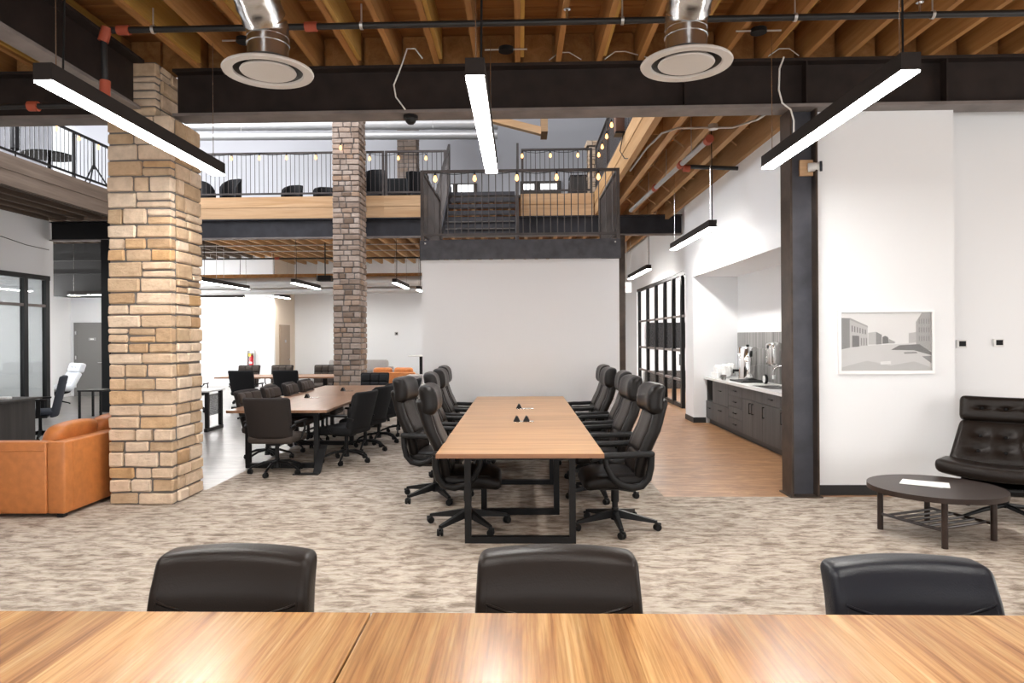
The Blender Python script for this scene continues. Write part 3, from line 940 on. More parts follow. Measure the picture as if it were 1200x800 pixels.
# ================================================================== AIR DIFFUSERS
def diffuser(label, x, y, z, lean):
    t = thing('air_diffuser', label, 'air diffuser', (x, y, z))
    MB().lathe([(.245, .004), (.312, .0), (.318, .012), (.312, .022), (.25, .03), (.24, .02)], 40, closed=True).build('ring', 'diffuser_paint', t, 40)
    MB().lathe([(.002, .004), (.19, .004), (.196, .012), (.19, .022), (.002, .03)], 36).build('face_plate', 'diffuser_paint', t, 40)
    MB().lathe([(.248, .024), (.23, .06), (.15, .10), (.14, .10), (.222, .055), (.24, .02)], 36, closed=True).build('throat', 'diffuser_gap', t, 40)
    n = MB().lathe([(.145, .08), (.145, .2), (.152, .2), (.152, .215), (.145, .215), (.145, .25)], 28)
    n.build('neck', 'duct_metal', t, 40)
    # elbow and spiral duct toward the camera side
    pts, rs = [], []
    d = Vector((lean, -.86, .72)).normalized()
    up = Vector((0, 0, 1))
    p = Vector((0, 0, .25))
    for k in range(4):
        q = k / 3
        pts.append(p.copy())
        rs.append(.148)
        p = p + (up * (1 - q) + d * q).normalized() * .035
    start = p.copy()
    MB().tube(pts, rs, 28).build('elbow', 'duct_metal', t, 40)
    pts, rs = [], []
    q = start.copy()
    for k in range(90):
        pts.append(q.copy()); rs.append(.15 if k % 3 else .157)
        e = min(1, max(0, (k - 6) / 9))
        q += (d * (1 - e) + Vector((lean * .3, -1, 0)) * e).normalized() * .035
    dd = MB().tube(pts, rs, 28)
    dd.build('spiral_duct', 'duct_metal', t, 70)
    return t
diffuser('round ceiling air diffuser on a silver duct beside the stone column', -1.80, 4.86, 3.52, -.12)
diffuser('round ceiling air diffuser on a silver duct near the picture wall', 1.18, 4.85, 3.52, .02)

# ================================================================== PIPES AND DUCTS
t = thing('sprinkler_pipe', 'black sprinkler pipe crossing below the front joists', 'pipe', (.3, 5.62, 4.2))
MB().cyl((-3.75, 0, 0), (6, 0, 0), .026, n=12).build('pipe', 'pipe_black', t, 40)
for x in (-3.6, -2.02):
    MB().cyl((x - .05, 0, 0), (x + .05, 0, 0), .04, n=12).build('coupling', 'pipe_red', t, 40)
for x in (-3.35, -1.6, .55, 1.95, 3.05):
    MB().cyl((x, 0, 0), (x, 0, .18), .007, n=6).lathe([(.03, -.012), (.034, -.012), (.034, .012), (.03, .012)], 12, Matrix.Translation((x, 0, 0)) @ Matrix.Rotation(PI / 2, 4, 'Y'), True).build('hanger', 'conduit', t)
for x in (.1, 2.95):
    MB().cyl((x, 0, .02), (x, 0, .10), .012, n=8).lathe([(.03, .1), (.03, .106), (.002, .106)], 10, Matrix.Translation((x, 0, 0))).build('sprinkler_head', 'steel_brushed', t)
t = thing('sprinkler_pipe', 'black pipe with red couplings beside the beam over the sofa side', 'pipe', (-3.42, 5.6, 4.2))
MB().tube([(-.035, 0, 0), (-.04, 0, -.02), (-.04, 0, -.05), (-.04, .02, -.5), (-.1, .03, -.62), (-.5, .03, -.62), (-2.5, .03, -.62)], .024, 10).build('pipe', 'pipe_black', t, 40)
for a, b2 in (((-.01, 0, .015), (-.045, 0, -.1)), ((-.04, .02, -.42), (-.045, .02, -.55)), ((-.06, .03, -.6), (-.2, .03, -.62)), ((-.62, .03, -.62), (-.7, .03, -.62))):
    MB().cyl(a, b2, .042, n=12).build('coupling', 'pipe_red', t, 40)
t = thing('sprinkler_pipe', 'grey pipe with red couplings along the passage ceiling', 'pipe', (2.3, 11, 4.1))
MB().cyl((0.12, -2.2, .02), (-.1, 2.6, 0), .036, n=12).build('pipe', 'grey_plastic', t, 40)
MB().cyl((.05, -.9, 0), (.9, -.9, -.04), .03, n=10).build('branch', 'pipe_black', t, 40)
for y in (-2.2, -.95, .6):
    MB().cyl((.12 - (y + 2.2) * .046, y - .06, .015), (.12 - (y + 2.2) * .046, y + .06, .01), .055, n=12).build('coupling', 'pipe_red', t, 40)
MB().cyl((.1, -.9, -.03), (.2, -.9, -.035), .05, n=12).build('coupling', 'pipe_red', t, 40)
for y in (-1.6, 0, 1.5):
    MB().cyl((.05, y, .04), (.05, y, .5), .006, n=6).build('hanger', 'conduit', t)
t = thing('conduit', 'silver electrical conduit bent across the passage joists', 'conduit', (2.3, 8.7, 4.24))
MB().tube([(-.54, 2.2, 0), (-.52, .9, 0), (-.45, .2, 0), (-.3, 0, 0), (.4, 0, 0), (.6, -.3, 0), (.72, -1.2, 0)], .014, 8).build('tube', 'conduit', t, 60)
MB().lathe([(.002, -.03), (.06, -.03), (.06, .03), (.002, .03)], 16, Matrix.Translation((.15, 0, .01))).build('junction_box', 'conduit', t, 40)
t = thing('conduit', 'pair of silver conduits under the rear timber ceiling', 'conduit', (-6, 19.6, 4.28))
MB().cyl((-3.8, 0, .02), (3.2, 0, .02), .016, n=8).build('tube', 'conduit', t, 60)
MB().cyl((-3.8, 1.2, 0), (3.2, 1.2, 0), .016, n=8).build('tube', 'conduit', t, 60)
t = thing('sprinkler_pipe', 'thin black pipe below the rear timber ceiling', 'pipe', (-6, 21.8, 4.18))
MB().cyl((-5, 0, 0), (6, 0, -.02), .028, n=10).build('pipe', 'pipe_black', t, 40)
MB().cyl((-1.9, 0, 0), (-1.75, 0, 0), .045, n=10).build('coupling', 'pipe_red', t, 40)
for x in (-4, -2, 0, 2):
    MB().cyl((x, 0, 0), (x, 0, .16), .008, n=6).build('hanger', 'conduit', t)
def spiral(label, p0, p1, r, up=.9, mat='duct_far'):
    t = thing('spiral_duct', label, 'duct', p0)
    p0, p1 = Vector(p0), Vector(p1)
    d = p1 - p0
    n = int(d.length / .09)
    MB().tube([d * (k / n) for k in range(n + 1)], [r * (1.025 if k % 3 == 0 else 1) for k in range(n + 1)], 20).build('tube', mat, t, 70)
    for q in (.2, .5, .8):
        MB().cyl(d * q + Vector((0, 0, r)), d * q + Vector((0, 0, up)), .006, n=5).build('hanger', 'conduit', t)
    return t
spiral('silver spiral duct hung under the mezzanine ceiling', (-11.5, 20, 3.24), (1.0, 20.0, 3.28), .15, 1.4)
spiral('slimmer silver spiral duct behind the larger one under the mezzanine', (-11.5, 20.5, 3.05), (1.0, 20.5, 3.05), .11, 1.6)
spiral('upper silver spiral duct high above the mezzanine', (-9.5, 19, 7.63), (-.6, 19, 7.55), .16, 1.92)
spiral('lower silver spiral duct high above the mezzanine', (-9.5, 18.75, 7.25), (-.6, 18.75, 7.16), .12, 2.3)
t = tag(MB().box(-12, 1.0, 21.0, 21.2, 3.34, 3.60).build('timber_beam', 'joist_wood'), 'brown timber beam below the rear ceiling', 'beam')
t = thing('timber_beam', 'pale timber roof beam with boxed end above the stair', 'beam', (.3, 17.0, 6.7))
MB().box(.24, .40, -.3, .4, -.08, .6).build('end_box', 'rim_wood', t)
MB().add([(-1.9, -.1, .5), (.24, -.1, -.08), (.24, .1, -.08), (-1.9, .1, .5), (-1.9, -.1, .66), (.24, -.1, .1), (.24, .1, .1), (-1.9, .1, .66)],
         [(0, 3, 2, 1), (4, 5, 6, 7), (0, 1, 5, 4), (1, 2, 6, 5), (2, 3, 7, 6), (3, 0, 4, 7)]).build('rafter', 'rim_wood', t)
MB().box(.3, .34, -.02, .02, .6, 2.8).build('hanger', 'rail_steel', t)
# white cables looping off the front beam
tag(MB().tube([(-.95, 6.72, 4.37), (-1.02, 6.70, 4.46), (-1.1, 6.7, 4.46), (-1.16, 6.72, 4.3), (-1.24, 6.74, 4.12), (-1.22, 6.74, 4.0), (-1.13, 6.76, 3.88)], .008, 6).build('cable', 'wire_white', None, 60), 'white cable looping down the front of the beam over the brown column', 'cable')
t = thing('dome_camera', 'small black dome camera under the long beam above the brown column', 'camera', (-1.1, 6.9, 3.86))
MB().lathe([(.002, 0), (.075, 0), (.075, -.03), (.002, -.03)], 20).build('base', 'black_plastic', t, 40)
MB().lathe([(.058, -.03), (.05, -.06), (.03, -.08), (.002, -.086)], 20).build('dome', 'black_plastic', t, 60)
tag(MB().tube([(2.58, 6.72, 4.32), (2.53, 6.7, 4.2), (2.53, 6.72, 4.0), (2.57, 6.74, 3.88), (2.66, 6.76, 3.82), (2.72, 6.84, 3.74), (2.72, 6.85, 3.4)], .009, 6).build('cable', 'wire_white', None, 60), 'white cable hanging from the beam beside the steel column', 'cable')
for k, (x0, x1, lab) in enumerate(((.3, .62, 'thin grey wire lying on the beam near the central pendant'), (.85, 1.3, 'loose grey wires on the beam beside the round diffuser'), (2.45, 2.75, 'loose grey wire on the beam above the steel column'))):
    tag(MB().tube([(x0, 6.78, 4.355), (x0 + .1, 6.76, 4.42), (x0 + .2, 6.76, 4.42), (x1, 6.78, 4.355)], .006, 5).build('cable', 'conduit', None, 60), lab, 'cable')
for k, (x, y, lab) in enumerate(((-2.5, 6.15, 'black round junction box on the joists above the sofa pendant'), (-.12, 6.45, 'black round junction box on the joists above the central pendant'), (2.14, 6.15, 'black round junction box on the joists before the picture wall'))):
    t = thing('junction_box', lab, 'junction box', (x, y, 4.31))
    MB().lathe([(.002, 0), (.07, 0), (.07, .037), (.002, .037)], 18).build('canopy', 'black_plastic', t, 40)
    MB().cyl((-.2, 0, .02), (.2, 0, .02), .008, n=6).build('conduit_stub', 'conduit', t)
# wall speaker on the rim
t = thing('wall_speaker', 'brown box speaker mounted on the timber edge', 'speaker', (1.56, 10.7, 4.78))
MB().rbox((0, 0, .14), (.14, .2, .28), .015, 2, (1, 1, 1)).build('cabinet', 'speaker_brown', t, 40)
MB().box(-.075, .075, -.11, .11, -.03, -.005).build('bracket', 'black_metal', t)
MB().tube([(.05, -.08, -.03), (.0, -.07, -.3), (.05, -.2, -.45), (.09, -.4, -.5)], .008, 6).build('cord', 'black_plastic', t, 60)

# ================================================================== GLAZED PARTITIONS
# passage glazing X=3.6, Y 14.1..20.95
t = tag(MB().box(3.56, 3.64, 14.1, 20.95, 2.94, 3.02).build('window_1', 'black_metal'), 'black steel grid glazing along the passage', None, None, 'structure')
ys = [15.28, 16.15, 17.1, 18.2, 19.4, 20.75]
for y in ys:
    MB().box(3.56, 3.64, y - .06, y + .06, 0, 2.94).build('mullion', 'black_metal', t)
MB().box(3.57, 3.63, 14.1, 20.75, 2.02, 2.07).build('transom', 'flange_steel', t)
for z in (1.28, .62):
    MB().box(3.57, 3.63, 15.34, 20.75, z - .025, z + .025).build('transom', 'flange_steel', t)
MB().box(3.57, 3.63, 15.34, 20.75, 0, .09).build('sill', 'black_metal', t)
for a, b2 in zip(ys, ys[1:]):
    for z0, z1 in ((.09, .595), (.645, 1.255), (1.305, 2.02), (2.07, 2.94)):
        MB().box(3.595, 3.605, a + .06, b2 - .06, z0, z1).build('pane', 'glass_clear', t)
MB().box(3.595, 3.605, 14.1, 15.22, 2.07, 2.94).build('pane', 'glass_clear', t)
MB().box(3.50, 3.56, 15.34, 15.37, .95, 1.2).build('pull_handle', 'chrome', t)
# meeting room behind
struct('ceiling', MB().box(3.75, 9.9, 13.4, 21.0, 4.1, 4.2), 'wall_white', 'white meeting room ceiling')
wall('wall_meeting_back', 3.75, 9.9, 21.0, 21.1, 0, 4.2, 'wall_white')
wall('wall_meeting_right', 9.0, 9.1, 13.4, 14.5, 0, 4.2, 'wall_white')
tag(MB().rbox((6.0, 20.93, 1.62), (4.2, .06, .78), .01, 1, (1, 1, 1)).build('wall_screen', 'fabric_black'), 'large dark screen inside the glazed meeting room', 'screen')
tag(MB().box(3.8, 9.8, 20.9, 20.99, .0, .55).build('low_cabinet', 'desk_wood'), 'long dark low cabinet inside the glazed meeting room', 'cabinet')
# left office glazing X=-10.55
t = tag(MB().box(-10.6, -10.5, 9.0, 14.98, 2.93, 3.03).build('window_2', 'black_metal'), 'black framed office glazing on the left', None, None, 'structure')
for y in (9.06, 11.2, 12.6, 14.23, 14.9):
    MB().box(-10.6, -10.5, y - .06, y + .06, 0, 2.93).build('mullion', 'black_metal', t)
MB().box(-10.59, -10.51, 9.1, 14.85, 2.33, 2.39).build('transom', 'flange_steel', t)
for a, b2 in ((9.12, 11.14), (11.26, 12.54), (12.66, 14.17), (14.29, 14.84)):
    MB().box(-10.555, -10.545, a, b2, .02, 2.33).build('pane', 'glass_grey', t)
    MB().box(-10.555, -10.545, a, b2, 2.39, 2.93).build('pane', 'glass_grey', t)
# office sofa behind the glass
t = thing('office_sofa', 'pale grey sofa behind the office glazing', 'sofa', (-12.6, 13.6, 0))
MB().rbox((0, 0, .24), (.85, 1.6, .34), .06).build('seat', 'fabric_grey', t, 60)
MB().rbox((-.35, 0, .6), (.2, 1.6, .6), .08).build('backrest', 'fabric_grey', t, 60)
for s in (-1, 1):
    MB().rbox((.0, s * .72, .42), (.85, .18, .4), .07).build('armrest', 'fabric_grey', t, 60)
MB().box(-.4, .4, -.75, .75, 0, .07).build('plinth', 'black_plastic', t)

# ================================================================== DOORS AND WALL FITTINGS
t = tag(MB().box(-12.62, -11.72, 19.05, 19.1, 0, 2.03).build('door_1', 'door_grey'), 'grey lobby door with small sign', None, None, 'structure')
MB().box(-12.68, -12.62, 19.04, 19.1, 0, 2.09).box(-11.72, -11.66, 19.04, 19.1, 0, 2.09).box(-12.68, -11.66, 19.04, 19.1, 2.03, 2.09).build('door_frame', 'door_grey', t)
MB().box(-12.25, -12.05, 19.035, 19.05, 1.58, 1.66).build('door_sign', 'grey_plastic', t)
MB().box(-12.2, -12.1, 19.03, 19.036, 1.6, 1.64).build('sign_plate', 'paper', t)
MB().cyl((-11.85, 19.02, .95), (-11.97, 19.02, .95), .015, n=8).build('door_handle', 'chrome', t)
for z in (.3, 1.1, 1.8):
    MB().box(-12.64, -12.6, 19.03, 19.05, z - .05, z + .05).build('hinge', 'chrome', t)
t = tag(MB().box(-8.4, -8.36, 23.54, 24.55, 0, 2.08).build('door_2', 'door_tan'), 'brown door in the tan return wall', None, None, 'structure')
MB().cyl((-8.33, 24.4, .85), (-8.33, 24.3, .85), .03, n=8).build('door_handle', 'chrome', t)
MB().box(-8.36, -8.355, 24.0, 24.15, 1.45, 1.55).build('door_sign', 'grey_plastic', t)
t = thing('fire_extinguisher_box', 'wall cabinet with red fire extinguisher on the white back wall', 'extinguisher', (-9.15, 22.9, .58))
MB().box(-.13, -.11, -.02, .1, 0, .64).box(.11, .13, -.02, .1, 0, .64).box(-.11, .11, -.02, .1, 0, .02).box(-.11, .11, -.02, .1, .62, .64).box(-.11, .11, .08, .1, .02, .62).build('box', 'steel_brushed', t)
MB().lathe([(.002, .02), (.07, .02), (.07, .34), (.03, .42), (.03, .46), (.002, .46)], 14, Matrix.Translation((.02, .01, 0))).build('cylinder', 'red_paint', t, 40)
MB().box(-.03, .07, -.065, -.055, .18, .24).build('label_band', 'paper', t)
MB().box(-.05, .02, -.06, -.02, .42, .52).build('tag', 'yellow_tag', t)
# thermostats
for x, z, lab in ((4.62, 1.51, 'small white thermostat with dark display nearest the picture'), (5.0, 1.52, 'small white thermostat with dark display right of the first one')):
    t = thing('thermostat', lab, 'thermostat', (x, 7.3, z))
    MB().rbox((0, -.012, 0), (.105, .024, .085), .006, 1, (1, 1, 1)).build('case', 'laminate_white', t)
    MB().box(-.03, .04, -.026, -.024, -.025, .03).build('display', 'fabric_black', t)
t = thing('thermostat', 'small grey sensor on the white wall above the far orange sofa', 'thermostat', (-4.6, 25.2, 1.75))
MB().rbox((0, -.012, 0), (.12, .024, .12), .006, 1, (1, 1, 1)).build('case', 'grey_plastic', t)
MB().box(-.02, .04, -.026, -.024, -.03, .03).build('display', 'fabric_black', t)
# exit sign
t = thing('exit_sign', 'glowing white EXIT sign at the far end of the passage', 'sign', (3.08, 19.9, 2.87))
MB().box(-.15, .15, 0, .05, 0, .3).build('housing', 'laminate_white', t)
MB().box(-.145, .145, -.004, 0, .005, .295).build('face', 'exit_face', t)
MB().cyl((0, .025, .3), (0, .025, 1.79), .012, n=8).build('stem', 'wire_white', t)
def text_mesh(s, size, mat, name='lettering'):
    cu = bpy.data.curves.new('t', 'FONT')
    cu.body = s
    cu.size = size
    cu.align_x = 'CENTER'
    cu.align_y = 'CENTER'
    cu.extrude = .001
    ob = bpy.data.objects.new('t', cu)
    COL.objects.link(ob)
    bpy.context.view_layer.update()
    me = bpy.data.meshes.new_from_object(ob.evaluated_get(bpy.context.evaluated_depsgraph_get()))
    bpy.data.objects.remove(ob)
    me.name = name
    me.materials.clear()
    me.materials.append(MATS[mat])
    return me
piece('lettering', text_mesh('EXIT', .13, 'exit_text'), t, (0, -.006, .15), (PI / 2, 0, 0))

# framed street picture
t = thing('framed_picture', 'white framed old black and white street photograph', 'picture', (3.67, 6.98, 1.54))
W, H = .95, .64
fr = MB()
for a in ((-W / 2, W / 2, H / 2 - .022, H / 2), (-W / 2, W / 2, -H / 2, -H / 2 + .03), (-W / 2, -W / 2 + .028, -H / 2 + .03, H / 2 - .022), (W / 2 - .02, W / 2, -H / 2 + .03, H / 2 - .022)):
    fr.box(a[0], a[1], -.03, 0, a[2], a[3])
fr.build('frame', 'frame_white', t)
pm = MB()
def poly(pts, mi, lay):
    pm.cur = mi
    y = -.012 - lay * .0006
    u = [((p / 864 - .5) * (W - .05), (.5 - q / 572) * (H - .06)) for p, q in pts]
    pm.add([(a, y, b2) for a, b2 in u], [tuple(range(len(u)))])
poly([(0, 0), (864, 0), (864, 572), (0, 572)], 6, 0)                       # sky
poly([(0, 330), (500, 310), (700, 300), (864, 330), (864, 572), (0, 572)], 5, 1)   # street
poly([(0, 540), (250, 470), (480, 520), (700, 480), (864, 540), (864, 572), (0, 572)], 4, 2)
poly([(0, 45), (90, 48), (90, 340), (0, 360)], 2, 2)                       # corner building dark side
poly([(90, 48), (260, 130), (260, 320), (90, 340)], 4, 2)                  # building facade
poly([(90, 44), (262, 126), (262, 142), (90, 66)], 3, 3)
for k in range(6):
    x = 108 + k * 25
    y = 120 + k * 8
    poly([(x, y), (x + 10, y + 4), (x + 10, y + 64 - k * 3), (x, y + 62 - k * 3)], 1, 3)
poly([(112, 220), (180, 225), (180, 330), (112, 336)], 1, 3)
for k in range(3):
    poly([(195 + k * 24, 245), (206 + k * 24, 248), (206 + k * 24, 318), (195 + k * 24, 320)], 2, 3)
poly([(265, 195), (340, 185), (340, 310), (265, 312)], 4, 2)
poly([(340, 185), (395, 215), (395, 308), (340, 312)], 2, 2)
poly([(400, 240), (425, 225), (455, 240), (460, 300), (400, 305)], 1, 3)
poly([(460, 255), (520, 285), (520, 300), (460, 302)], 3, 2)
poly([(650, 200), (725, 190), (725, 295), (650, 300)], 4, 2)
poly([(720, 90), (775, 0), (864, 0), (864, 380), (720, 320)], 3, 3)
for k in range(5):
    for r_ in range(3):
        poly([(745 + k * 23, 60 + r_ * 85), (755 + k * 23, 58 + r_ * 85), (755 + k * 23, 110 + r_ * 85), (745 + k * 23, 110 + r_ * 85)], 2, 4)
poly([(480, 365), (560, 320), (750, 310), (864, 390), (864, 420), (700, 370)], 1, 4)
poly([(600, 390), (720, 385), (735, 400), (610, 405)], 2, 3)
poly([(775, 430), (864, 425), (864, 500)], 2, 3)
poly([(380, 480), (480, 474), (480, 505), (380, 510)], 6, 3)
pm.build('print', ['print_%d' % i for i in range(7)], t)
MB().box(-W / 2 + .02, W / 2 - .01, -.02, -.0185, -H / 2 + .02, H / 2 - .02).build('glazing', 'glass_clear', t)

# upper floor windows (dark frames, bright panes) on the grey wall
def upper_window(n, x0, x1, z0, z1, panes):
    t = tag(MB().box(x0, x1, 23.93, 24.0, z0, z1).build('window_%d' % n, 'ceiling_dark'), 'dark framed upper window with bright panes', None, None, 'structure')
    for a, b2, c, d in panes:
        MB().box(a, b2, 23.915, 23.93, c, d).build('pane', 'window_day', t)
        for k in (1, 2):
            x = a + (b2 - a) * k / 3
            MB().box(x - .008, x + .008, 23.905, 23.915, c, d).build('glazing_bar', 'grey_plastic', t)
upper_window(3, -2.7, -1.5, 5.0, 7.0, [(-2.16, -1.62, 6.7, 6.95), (-2.65, -2.35, 6.7, 6.95)])
upper_window(4, .02, 1.45, 5.0, 7.05, [(.07, .51, 6.72, 6.95), (.73, 1.33, 6.72, 6.95)])
for n, y in ((5, 9.5), (6, 12), (7, 14.5), (8, 17.2)):
    t = tag(MB().box(-16.0, -15.95, y - .8, y + .8, 5.6, 7.9).build('window_%d' % n, 'wall_white'), 'bright upper side window', None, None, 'structure')
    for a in (-.75, .03):
        for c, d in ((5.68, 6.7), (6.78, 7.82)):
            MB().box(-15.95, -15.93, y + a, y + a + .72, c, d).build('pane', 'window_day', t)

# ================================================================== CHAIRS
def star_base(t, r=.35, hub_z=.12, mat='black_metal', wheel='black_plastic', rot=.3, tubular=False):
    MB().cyl((0, 0, hub_z - .05), (0, 0, hub_z + .05), .038, .03, 14).build('hub', mat, t, 40)
    for k in range(5):
        a = rot + 2 * PI * k / 5
        M = Matrix.Rotation(a, 4, 'Z')
        if tubular:
            MB().tube([(.02, 0, hub_z + .02), (r * .5, 0, hub_z + .01), (r * .9, 0, .085), (r, 0, .07)], [.017, .016, .014, .012], 8, M).build('base_leg', mat, t, 50)
        else:
            MB().add([(.02, -.028, hub_z - .03), (r, -.017, .062), (r, .017, .062), (.02, .028, hub_z - .03), (.02, -.022, hub_z + .035), (r, -.014, .085), (r, .014, .085), (.02, .022, hub_z + .035)],
                     [(0, 3, 2, 1), (4, 5, 6, 7), (0, 1, 5, 4), (1, 2, 6, 5), (2, 3, 7, 6), (3, 0, 4, 7)], M).build('base_leg', mat, t)
        cm = MB()
        q = rot * 3 + k * 1.3
        cx, cy = r * math.cos(a), r * math.sin(a)
        M2 = Matrix.Translation((cx, cy, .03)) @ Matrix.Rotation(q, 4, 'Z')
        cm.lathe([(.002, -.026), (.026, -.026), (.03, -.02), (.03, -.006), (.02, -.004), (.02, .004), (.03, .006), (.03, .02), (.026, .026), (.002, .026)], 14, M2 @ Matrix.Rotation(PI / 2, 4, 'X'))
        cm.cyl((cx, cy, .03), (cx, cy, .07), .01, n=8)
        cm.rbox((.008, 0, .026), (.05, .03, .02), .008, 1, (1, 1, 1), None, M2)
        cm.build('caster', wheel, t, 40)

def back_curve(zz, z0, z1, x0, lean, bulge):
    q = (zz - z0) / (z1 - z0)
    return x0 - lean * q + bulge * math.sin(min(1, max(0, q * 1.6)) * PI)

def exec_chair(label, group=None):
    """faces +X, origin on the floor under the column"""
    t = thing('executive_chair', label, 'chair', (0, 0, 0), 0, group)
    lm = 'leather_black'
    def seat_fn(p):
        q = (p.x + .26) / .52
        p.z += -.035 * max(0, q - .72) / .28 * (1 if p.z > -.02 else .4) + .02 * (1 - (p.y / .27) ** 2) * (1 if p.z > 0 else 0)
        p.y *= 1.0 - .08 * (1 - q)
        return p
    s = MB().rbox((.03, 0, .43), (.52, .54, .12), .05, 3, (6, 6, 1), seat_fn).build('seat', lm, t, 80)
    MB().tube([(-.19, -.235, .475), (.16, -.25, .483), (.26, -.2, .46), (.26, .2, .46), (.16, .25, .483), (-.19, .235, .475)], .006, 6).build('seam', lm, s, 60)
    z0, z1 = .43, 1.10
    def bf(p):
        z = p.z + (z0 + z1) / 2
        q = (z - z0) / (z1 - z0)
        x = back_curve(z, z0, z1, -.19, .20, .03) + p.x - .03 * (abs(p.y) / .26) ** 2 * -1
        wdt = .86 + .16 * math.sin(PI * min(1, q * 1.15))
        return Vector((x, p.y * wdt, z))
    MB().rbox((0, 0, 0), (.10, .55, z1 - z0), .045, 2, (1, 6, 8), bf).build('backrest', lm, t, 80)
    for (a, b2) in ((.50, .66), (.675, .985)):
        def pf(p, a=a, b2=b2):
            z = p.z + (a + b2) / 2
            x = back_curve(z, z0, z1, -.19, .20, .03) + p.x + .055
            return Vector((x, p.y, z))
        MB().rbox((0, 0, 0), (.055, .35, b2 - a), .027, 2, (1, 4, 4), pf).build('back_pad', 'leather_brown', t, 80)
    def hf(p):
        q = p.z / .115
        return Vector((p.x - .012 * q + .018 * (1 - q * q) + .02 * (abs(p.y) / .23) ** 2, p.y * (1 - .05 * q), p.z))
    MB().rbox((-.335, 0, 1.095), (.145, .505, .25), .062, 3, (2, 6, 4), hf).build('headrest', lm, t, 80)
    for sg in (-1, 1):
        y = sg * .295
        a = MB().rbox((-.01, y, .658), (.52, .085, .046), .02, 2, (6, 1, 1), lambda p: Vector((p.x, p.y, p.z - .03 * (max(0, p.x - .1) / .15) ** 2 + .012 * (max(0, -p.x) / .25)))).build('arm_pad', 'black_plastic', t, 80)
        MB().tube([(.13, y, .645), (.115, y, .57), (.07, y * .98, .48), (0, y * .96, .42), (-.09, y * .95, .395), (-.17, y * .96, .41), (-.22, y * .98, .47), (-.24, y, .56), (-.245, y, .65)],
                  [.022, .024, .027, .03, .032, .031, .03, .029, .028], 8, flat=1.0).build('arm_loop', 'black_plastic', a, 60)
    MB().box(-.13, .13, -.1, .1, .335, .375).build('tilt_mechanism', 'black_metal', t)
    MB().cyl((0, 0, .14), (0, 0, .34), .026, n=14).cyl((0, 0, .22), (0, 0, .335), .034, n=14).build('gas_lift', 'black_metal', t, 40)
    star_base(t)
    return t

KS = 'kitchen side of central table'
SS = 'sofa side of central table'
ordn = ['nearest the free table end', 'second from the free table end', 'in the middle of the row', 'second from the white wall', 'nearest the white wall']
GA = 'executive chairs at the central table'
ex = exec_chair('high-back black leather chair, %s, %s' % (KS, ordn[0]), GA)
ex.location = (.79, 5.80, 0)
ex.rotation_euler = (0, 0, PI + .03)
for k, (x, y, a) in enumerate(((.80, 6.92, .05), (.86, 7.85, -.04), (.80, 8.7, .03), (.83, 9.5, 0))):
    copy_tree(ex, (x, y, 0), PI + a, 'high-back black leather chair, %s, %s' % (KS, ordn[k + 1]))
for k, (x, y, a) in enumerate(((-.46, 5.82, .02), (-.86, 6.85, -.12), (-.70, 7.75, .05), (-.70, 8.62, 0), (-.74, 9.45, .02))):
    copy_tree(ex, (x, y, 0), a, 'high-back black leather chair, %s, %s' % (SS, ordn[k]))

def quilt_chair(label, front='fabric_quilt', shell='fabric_brown', group=None, ztop=.93):
    t = thing('quilted_chair', label, 'chair', (0, 0, 0), 0, group)
    z0, z1 = .44, ztop
    def bf(p):
        z = p.z + (z0 + z1) / 2
        q = (z - z0) / (z1 - z0)
        return Vector((-.22 - .13 * q + p.x + .05 * (p.y / .285) ** 2, p.y * (.93 + .07 * q), z))
    MB().rbox((0, 0, 0), (.07, .57, z1 - z0), .035, 3, (1, 6, 6), bf).build('back_shell', shell, t, 80)
    # quilted front: three by three puffed pads
    cq = MB()
    for i in range(3):
        for j in range(3):
            hw, hh = .52 / 3, (z1 - z0 - .05) / 3
            def cf(p, i=i, j=j, hw=hw, hh=hh):
                z = p.z + z0 + .025 + hh * (j + .5)
                y = p.y + (i - 1) * hw
                q = (z - z0) / (z1 - z0)
                return Vector((-.22 - .13 * q + p.x + .04 + .05 * (y / .285) ** 2, y * (.93 + .07 * q), z))
            cq.rbox((0, 0, 0), (.07, hw * .985, hh * .985), .03, 2, (1, 1, 1), cf)
    cq.build('back_cushion', front, t, 80)
    def sf(p):
        p.z += -.02 * max(0, p.x - .1) / .15
        return p
    MB().rbox((.03, 0, .43), (.52, .55, .11), .05, 2, (4, 4, 1), sf).build('seat', front, t, 80)
    for sg in (-1, 1):
        y = sg * .305
        a = MB().rbox((-.02, y, .63), (.34, .05, .03), .014, 2, (2, 1, 1)).build('arm_pad', 'black_plastic', t, 60)
        MB().tube([(.1, y, .62), (.1, y, .52), (.06, y * .9, .42), (0, y * .75, .375)], .014, 8).build('arm_post', 'black_metal', a, 60)
        MB().tube([(-.15, y, .625), (-.2, y * .97, .6), (-.26, y * .9, .58)], .013, 8).build('arm_link', 'black_metal', a, 60)
    MB().box(-.1, .1, -.08, .08, .34, .38).build('tilt_mechanism', 'black_metal', t)
    MB().cyl((0, 0, .13), (0, 0, .345), .025, n=12).build('gas_lift', 'black_metal', t, 40)
    star_base(t, .31, .12, 'black_metal', 'black_plastic', .6, True)
    return t

